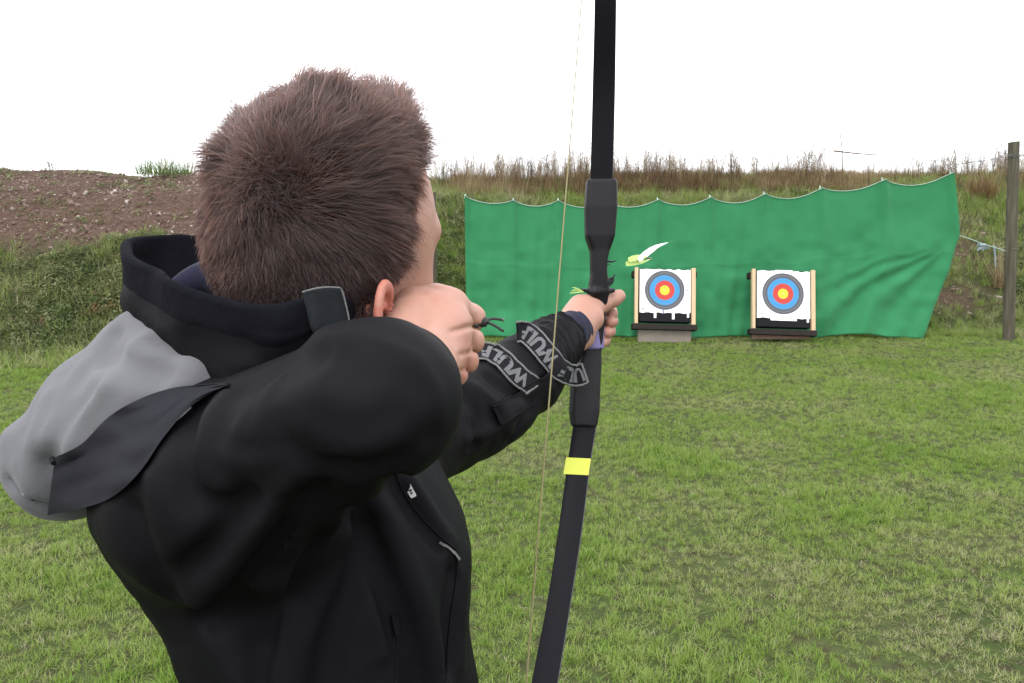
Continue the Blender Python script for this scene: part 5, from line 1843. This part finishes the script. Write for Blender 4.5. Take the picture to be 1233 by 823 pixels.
# ------------------------------------------------------------------ the green backstop net
t = NT('green_net'); co = t.coord()
n1 = t.noise(1.2, 4, vec=co); n2 = t.noise(350, 2, vec=co)
wv = t.n('ShaderNodeTexWave', Scale=0.9, Distortion=3.0, Detail=2.0)
t.l(co, wv.inputs['Vector'])
c = t.mix(n1, (0.030, 0.205, 0.082), (0.040, 0.25, 0.105))
c = t.mix(t.mul(n2, 0.30), c, (0.018, 0.13, 0.055))
nb = t.bump(n2, 0.35, 0.004)
p = t.t.nodes.new('ShaderNodeBsdfPrincipled'); t.l(c, p.inputs['Base Color']); p.inputs['Roughness'].default_value = 0.75; t.l(nb, p.inputs['Normal']); p.inputs['Specular IOR Level'].default_value = 0.2
p.inputs['Sheen Weight'].default_value = 0.25; p.inputs['Sheen Tint'].default_value = (0.6, 1, 0.75, 1)
tr = t.t.nodes.new('ShaderNodeBsdfTranslucent'); t.l(c, tr.inputs['Color'])
mx = t.t.nodes.new('ShaderNodeMixShader'); mx.inputs[0].default_value = 0.2
t.l(p.outputs[0], mx.inputs[1]); t.l(tr.outputs[0], mx.inputs[2]); t.l(mx.outputs[0], t.out.inputs['Surface'])
M['net'] = t.m
M['rope'] = mat_plain('pale_rope', (0.24, 0.33, 0.27), 0.8)
M['wire'] = mat_plain('wire', (0.13, 0.13, 0.13), 0.5)
M['post'] = None
YN = 11.58
peg = [(560, 237), (618, 242), (672, 242), (730, 245), (792, 241), (855, 238), (920, 234), (988, 227), (1063, 217), (1145, 208)]
sag = [6, 7, 7, 7, 8, 9, 9, 8, 11]
topc = []
for i in range(9):
    (x0, y0), (x1, y1) = peg[i], peg[i+1]
    for k in range(22):
        u = k / 22
        topc.append((x0 + (x1-x0)*u, y0 + (y1-y0)*u + sag[i] * (1 - abs(2*u-1) ** 2.0)))
topc.append(peg[-1])
topc = np.array(topc); nU = len(topc); nV = 90
us = np.linspace(0, 1, nU)
TP = np.array([at(a, b, YN) for a, b in topc])
V = np.zeros((nU, nV + 1, 3))
xl = np.array([at(560, 237, YN)[0], at(561, 320, YN)[0], at(562, 404, YN)[0]])
R_ = [(0, at(1145, 208, YN)), (0.37, at(1154, 284, YN)), (0.60, at(1140, 345, YN)), (0.80, at(1124, 380, YN)), (1.0, at(1110, 410, YN))]
peg_u = np.array([i * 22 / (nU - 1) for i in range(10)])
for i in range(nU):
    u = us[i]
    for j in range(nV + 1):
        v = j / nV
        xt = TP[i, 0]; zt = TP[i, 2]
        # right edge pulled in to the rope and then to the ground
        rx = np.interp(v, [a for a, _ in R_], [b[0] for _, b in R_]); rtop = TP[-1, 0]
        k = soft((u - 0.45) / 0.55) ** 1.6
        x_ = xt + (rx - rtop) * k
        zb = 0.02 + 0.02 * math.sin(u * 23) + 0.05 * soft((u - 0.80) / 0.1) * soft((0.93 - u) / 0.05)
        z_ = zt + (zb - zt) * v
        V[i, j] = (x_, YN, z_)
# folds: hanging from each peg, and fanned from the rope point on the right edge
for i in range(nU):
    u = us[i]
    dpeg = (u - peg_u[np.argmin(np.abs(peg_u - u))]) * 7.0
    for j in range(nV + 1):
        v = j / nV
        f = -0.085 * math.exp(-(dpeg / (0.05 + 0.05 * v)) ** 2) * math.exp(-v * 1.6)
        f += 0.030 * math.sin(u * 61 + 1.2 * math.sin(v * 3 + u * 9)) * (0.25 + 0.75 * v) * (0.5 + 0.5 * math.sin(u * 17 + 2))
        f += 0.014 * math.sin(u * 150 + v * 3 + 2 * math.sin(u * 31)) * (0.3 + 0.7 * v)
        for fu in (0.205, 0.43, 0.66, 0.885):
            f -= 0.010 * math.exp(-abs(u - fu) / 0.0022)
        f -= 0.008 * math.exp(-abs(v - 0.46) / 0.006)
        # fan
        ax_ = 1.0 - u; ay = (v - 0.37)
        if ay > -0.05 and u > 0.45:
            ang = math.atan2(ay + 0.02, ax_ * 1.6 + 1e-3)
            rr = math.hypot(ax_ * 1.6, ay)
            f += 0.032 * math.sin(ang * 24 + 1.5 * math.sin(rr * 6)) * soft(rr * 3.5) * soft((ang - 0.55) * 1.8) * soft((1.0 - u) * 12 + 0.25) * soft((u - 0.5) * 3)
        f -= 0.22 * soft(v - 0.8) * 5 * 0.12
        V[i, j, 1] += f
nz = vnoise(V.reshape(-1, 3), 2.2).reshape(nU, nV + 1) * 0.05 + vnoise(V.reshape(-1, 3) + 4, 7).reshape(nU, nV + 1) * 0.012
V[..., 1] += nz * soft(np.linspace(0.2, 2, nV + 1))[None]
ii = np.arange(nU - 1)[:, None] * (nV + 1) + np.arange(nV)[None]
F = np.stack([ii, ii + 1, ii + nV + 2, ii + nV + 1], -1).reshape(-1, 4)
net = empty('backstop_net', tuple(at(860, 408, YN))); tag(net, 'green backstop net hung in scallops behind the two targets', 'net')
sheet = link('net_sheet', npmesh('net_sheet', V.reshape(-1, 3), F), M['net'], net)
sd = sheet.modifiers.new('thickness', 'SOLIDIFY'); sd.thickness = 0.004
MB().tube([tuple(p + np.array([0, -0.012, 0.004])) for p in V[:, 0]], 0.006, 6).build('top_cord', M['rope'], net)
for a, b in peg:
    p = at(a, b, YN - 0.03)
    MB().tube([tuple(p + np.array([0, 0, -0.03])), tuple(p + np.array([0, 0.03, 0.035]))], [0.016, 0.009], 6).build('tie', M['rope'], net)

# ------------------------------------------------------------------ posts
t = NT('weathered_post'); co = t.coord()
mp_ = t.n('ShaderNodeMapping'); mp_.inputs['Scale'].default_value = (14, 14, 0.8); t.l(co, mp_.inputs['Vector'])
g1 = t.noise(2.0, 7, 0.7, vec=mp_.outputs[0]); g2 = t.noise(2.2, 4, vec=co)
c = t.ramp(g1, [(0.3, (0.030, 0.025, 0.019)), (0.5, (0.085, 0.073, 0.055)), (0.7, (0.14, 0.125, 0.095))])
c = t.mix(t.mul(g2, 0.5), c, (0.075, 0.078, 0.05))
t.pbr(c, 0.9, t.bump(g1, 0.9, 0.02), Specular_IOR_Level=0.15)
M['post'] = t.m


def post(label, bx, by, tx, ty, Y, rad, seed, top_cut=0.0):
    b = at(bx, by, Y); tp = at(tx, ty, Y)
    b[2] = -0.15
    r = np.random.default_rng(seed)
    e = empty('wooden_post', (b[0], Y, 0)); tag(e, label, 'post')
    n, m = 26, 40
    V = []
    ph = r.uniform(0, 6.28, 6)
    for i in range(m + 1):
        t_ = i / m; c_ = b + (tp - b) * t_
        for k in range(n):
            a = 2 * math.pi * k / n
            q = rad * (1.06 - 0.10 * t_) * (1 + 0.03 * math.sin(2 * a + ph[0]) + 0.03 * math.sin(5 * a + ph[1] + t_ * 2) + 0.02 * math.sin(9 * a + ph[2] - t_) + r.normal(0, 0.008))
            if abs(((a - 1.2 * math.pi + math.pi) % (2 * math.pi)) - math.pi) < 0.12: q *= 0.93
            V.append((c_[0] + q * math.cos(a), c_[1] + q * math.sin(a), c_[2] + (top_cut * math.cos(a) if i == m else 0)))
    F = [(i*n+k, i*n+(k+1) % n, (i+1)*n+(k+1) % n, (i+1)*n+k) for i in range(m) for k in range(n)]
    F += [tuple(m*n + k for k in range(n))]
    MB().add(V, F).build('shaft', M['post'], e)
    return e, b, tp


pr, pb, pt = post('weathered round wooden post at the right edge of the picture', 1215, 409, 1221, 171, 11.35, 0.073, 5, 0.008)
for py in (187, 189, 300):
    p = at(1219, py, 11.35)
    MB().tube([(p[0] + 0.080 * math.cos(a), 11.35 + 0.080 * math.sin(a), p[2] + 0.006 * math.sin(a * 2 + py)) for a in np.linspace(0, 2 * math.pi, 21)], 0.0035, 5).build('wire_wrap', M['wire'], pr)
pl_, lb, lt = post('thin wooden post between the man\'s face and the green net', 520, 405, 519, 232, 11.75, 0.072, 6)
fw = MB(); P = catmull([at(1213, 189, 11.25), at(1190, 193, 11.3), at(1150, 199, 11.45), at(1145, 207, YN)], 6)
wire = fw.tube([tuple(p) for p in P], 0.005, 5).build('fence_wire', M['wire'])
tag(wire, 'thin wire from the top corner of the net to the right post', 'wire')
wire2 = MB().tube([tuple(p) for p in catmull([at(1226, 188, 11.25), at(1250, 186, 11.3), at(1400, 182, 11.4)], 5)], 0.005, 5).build('fence_wire', M['wire'])
tag(wire2, 'thin wire leaving the right post towards the right edge', 'wire')
rp = MB(); P = catmull([at(1155, 284, YN), at(1168, 288, 11.55), at(1184, 294, 11.5), at(1213, 303, 11.35)], 6)
rope = rp.tube([tuple(p) for p in P], 0.007, 6).build('guy_rope', M['rope'])
tag(rope, 'pale rope pulling the side of the net towards the right post', 'rope')
rg = MB()
_pp = []
for k in range(22):
    c_ = at(1186 + RNG.normal(0, 5), 296 + RNG.normal(0, 3), 11.5)
    _pp.append(tuple(c_ + RNG.normal(0, 0.015, 3) * np.array([1, .6, 1])))
rg.tube(_pp, [0.004 + 0.010 * abs(math.sin(k * 1.7)) for k in range(22)], 6)
M['plastic'] = mat_plain('pale_blue_plastic', (0.20, 0.25, 0.28), 0.5)
ragp = rg.build('plastic_scrap', M['plastic'])
tag(ragp, 'torn pale blue plastic scrap caught on the rope beside the right post', 'plastic scrap'); ragp['kind'] = 'thing'
rag2 = MB().tube([tuple(at(1197, 296, 11.5)), tuple(at(1198, 305, 11.48)), tuple(at(1199, 322, 11.45))], [0.016, 0.012, 0.006], 6).build('strip', M['plastic'], ragp)
wp = MB()
MB()
# ------------------------------------------------------------------ the two targets
M['foam'] = mat_plain('black_foam', (0.012, 0.012, 0.014), 0.9, scale=40, bs=0.6, Specular_IOR_Level=0.1)
M['pine'] = mat_plain('pale_batten', (0.46, 0.33, 0.20), 0.7, scale=18, var=0.15)
M['slab'] = mat_plain('grey_board', (0.19, 0.16, 0.135), 0.9, scale=10)
M['redwood'] = mat_plain('red_brown_board', (0.13, 0.075, 0.055), 0.85, scale=14)
M['darkwood'] = mat_plain('dark_rail', (0.022, 0.018, 0.016), 0.8, scale=14, Specular_IOR_Level=0.1)
M['tape'] = mat_plain('white_tape', (0.78, 0.78, 0.78), 0.6, var=0.05)
M['ink'] = mat_plain('blue_black_print', (0.04, 0.05, 0.16), 0.7)


def mat_face(name, cx, cz, R):
    """printed target face: rings by distance from the middle (object space x, z)"""
    t = NT(name); co = t.coord()
    s = t.n('ShaderNodeSeparateXYZ'); t.l(co, s.inputs[0])
    dx = t.mul(s.outputs['X'], cx, 'SUBTRACT'); dz = t.mul(s.outputs['Z'], cz, 'SUBTRACT')
    d = t.mul(t.mul(t.mul(dx, dx), t.mul(dz, dz), 'ADD'), 0.5, 'POWER')
    d = t.mul(d, R, 'DIVIDE')
    d = t.mul(d, t.mul(t.mul(t.noise(25, 3, vec=co), 0.5, 'SUBTRACT'), 0.012), 'ADD')
    ln = (0.02, 0.02, 0.02); cols = []
    W_, K_, B_, R__, Y_ = (0.80, 0.80, 0.79), (0.085, 0.088, 0.10), (0.055, 0.22, 0.43), (0.42, 0.055, 0.045), (0.56, 0.48, 0.04)
    st = [(0.0, (0.55, 0.72, 0.12)), (0.10, Y_), (0.235, Y_), (0.245, R__), (0.36, R__), (0.366, (0.30, 0.02, 0.02)), (0.374, R__), (0.485, R__), (0.495, B_), (0.62, B_), (0.626, (0.02, 0.1, 0.3)), (0.634, B_), (0.745, B_),
          (0.755, K_), (0.87, K_), (0.877, (0.30, 0.30, 0.32)), (0.886, K_), (0.985, K_), (1.0, W_)]
    c = t.ramp(d, [(p * 0.8, q) for p, q in st])
    # ramp covers 0..1.25 R
    r_ = c.node.inputs['Fac']; lk = r_.links[0]; t.t.links.remove(lk); t.l(t.mul(d, 0.8), r_)
    ho = t.n('ShaderNodeTexVoronoi', Scale=42); t.l(co, ho.inputs['Vector'])
    hm = t.ramp(ho.outputs['Distance'], [(0.0, (1, 1, 1)), (0.055, (1, 1, 1)), (0.09, (0, 0, 0))])
    hit_ = t.mul(hm, t.ramp(d, [(0.0, (0.9,)*3), (0.6, (0.5,)*3), (1.0, (0.12,)*3)]))
    c = t.mix(hit_, c, (0.03, 0.03, 0.03))
    cr_ = t.noise(9, 5, 0.6, vec=co)
    t.pbr(c, 0.75, t.bump(cr_, 0.5, 0.02), Specular_IOR_Level=0.2)
    return t.m


def target(label, px_l, px_r, py_t, py_b, Y, base, roll, group, seed):
    """butt leaning back between two battens on a base board; local x right, z up along the face"""
    r = np.random.default_rng(seed)
    bl = at((px_l + px_r) / 2, py_b, Y)
    s = Y / 960.0 * 1.005
    w_ = (px_r - px_l) * s; lean = math.radians(14)
    h = (py_b - py_t) * s / math.cos(lean)
    e = empty('archery_target', (bl[0], Y, 0.0)); tag(e, label, 'target')
    e['group'] = group
    M_ = Matrix.Translation((bl[0], Y, bl[2])) @ Matrix.Rotation(roll, 4, 'Y') @ Matrix.Rotation(-lean, 4, 'X')

    def bx(name, lo, hi, mat, par=None, bev=0.004, at_=None):
        mb = MB().box(lo, hi, None, bev)
        o = mb.build(name, mat, par or e)
        o.matrix_parent_inverse = Matrix.Identity(4)
        if par is None: o.matrix_local = e.matrix_basis.inverted() @ M_ @ (at_ or Matrix.Identity(4))
        return o
    bat = 0.058
    foam = bx('foam_block', (-w_/2 + bat + 0.006, -0.02, 0.02), (w_/2 - bat - 0.006, 0.13, h - 0.005), M['foam'], None, 0.01)
    bx('batten', (-w_/2, -0.045, -0.01), (-w_/2 + bat * 0.8, 0.03, h + 0.005), M['pine'])
    bx('batten', (w_/2 - bat, -0.045, -0.01), (w_/2, 0.03, h + 0.015), M['pine'])
    bx('end_block', (w_/2 - 0.02, 0.032, h - 0.10), (w_/2 + 0.035, 0.15, h - 0.02), M['darkwood'])
    bx('end_block', (-w_/2 - 0.025, 0.032, h - 0.12), (-w_/2 + 0.02, 0.15, h - 0.03), M['darkwood'])
    bx('bottom_rail', (-w_/2 - 0.03, -0.052, -0.09), (w_/2 + 0.02, 0.10, -0.012), M['darkwood'])
    # paper face, a thin sheet with a slightly wavy surface
    fw_, z0, z1 = w_/2 - bat - 0.012, 0.150, h - 0.012
    nx, nz = 18, 18
    V, F = [], []
    for sgn in (0, 1):
        for i in range(nx + 1):
            for j in range(nz + 1):
                x_ = -fw_ + 2 * fw_ * i / nx; z_ = z0 + (z1 - z0) * j / nz
                y_ = -0.0245 - 0.0022 * math.sin(i * 0.9 + seed) * math.sin(j * 0.7 + 1) + sgn * 0.0015
                edge = 0.006 * (math.sin(i * 1.7 + seed) if j in (0, nz) else 0) - (0.0 if j < nz else 0.004 * (i % 3 == 0))
                V.append((x_, y_, z_ + edge))
    T = nz + 1; blk = (nx + 1) * T
    for i in range(nx):
        for j in range(nz):
            F += [(i*T+j, (i+1)*T+j, (i+1)*T+j+1, i*T+j+1), (blk+i*T+j, blk+i*T+j+1, blk+(i+1)*T+j+1, blk+(i+1)*T+j)]
    for i in range(nx):
        for j in (0, nz): F.append((i*T+j, (i+1)*T+j, blk+(i+1)*T+j, blk+i*T+j))
    for j in range(nz):
        for i in (0, nx): F.append((i*T+j, i*T+j+1, blk+i*T+j+1, blk+i*T+j))
    face = MB().add(V, F).build('paper_face', mat_face('target_print_%d' % seed, -0.006, (z0 + z1) / 2 + 0.012, fw_ * 0.79), e)
    face.matrix_parent_inverse = Matrix.Identity(4); face.matrix_local = e.matrix_basis.inverted() @ M_

    def on(name, x0, z0_, x1, z1_, mat, y=-0.030, par=None):
        o = MB().box((x0, y, z0_), (x1, y + 0.002, z1_)).build(name, mat, face, smooth=False)
        o.matrix_parent_inverse = Matrix.Identity(4)
        return o
    # printed corner marks
    def mark(x, z, k):
        mb = MB()
        for q in range(k):
            a = r.uniform(-0.02, 0.02); b = r.uniform(-0.014, 0.014)
            mb.box((x + a, -0.0300, z + b), (x + a + r.uniform(0.006, 0.016), -0.0288, z + b + r.uniform(0.004, 0.012)))
        o = mb.build('corner_print', M['ink'], face, smooth=False); o.matrix_parent_inverse = Matrix.Identity(4)
    mark(-fw_ + 0.05, z0 + 0.045, 6); mark(-fw_ + 0.05, z1 - 0.04, 3); mark(fw_ - 0.05, z1 - 0.045, 2); mark(fw_ - 0.05, z0 + 0.04, 2)
    return e, M_, w_, h, on, fw_, z0, z1, bx


e1, Ma, w1, h1, on1, fw1, za, zb, bx1 = target('left archery target, standing on a grey base board', 763.5, 837, 325, 390, 11.12, None, math.radians(1.5), 'archery targets before the green net', 3)
on1('tape', -fw1 + 0.20, za - 0.075, -fw1 + 0.235, za + 0.004, M['tape']); on1('tape', fw1 - 0.26, za - 0.09, fw1 - 0.225, za + 0.004, M['tape']); on1('tape', fw1 - 0.05, za - 0.06, fw1 - 0.02, za + 0.004, M['tape'])
on1('pin', -0.028, za - 0.02, -0.016, za + 0.05, M['ink'], -0.034)
on1('arrow_hole', fw1 - 0.05, zb - 0.30, fw1 - 0.035, zb - 0.28, M['ink'], -0.031)
bxb = MB().box((-0.375, -0.03, 0.0), (0.375, 0.05, 0.212), None, 0.006).build('base_board', M['slab'], e1); bxb.matrix_parent_inverse = Matrix.Identity(4); bxb.location = (0.01, 0.045, 0)
e2, Mb, w2, h2, on2, fw2, za, zb, bx2 = target('right archery target, resting low on a red-brown board', 904.5, 981, 327, 396.5, 11.12, None, math.radians(2.0), 'archery targets before the green net', 4)
on2('tape', -fw2 + 0.19, za - 0.035, fw2 - 0.19, za + 0.004, M['tape']); on2('tape', fw2 - 0.05, za - 0.05, fw2 - 0.02, za + 0.004, M['tape'])
on2('tape', -0.12, zb - 0.004, 0.13, zb + 0.012, M['tape'])
bxb = MB().box((-0.42, -0.03, 0.05), (0.41, 0.04, 0.135), None, 0.006).build('base_board', M['redwood'], e2); bxb.matrix_parent_inverse = Matrix.Identity(4); bxb.location = (-0.012, 0.03, 0)
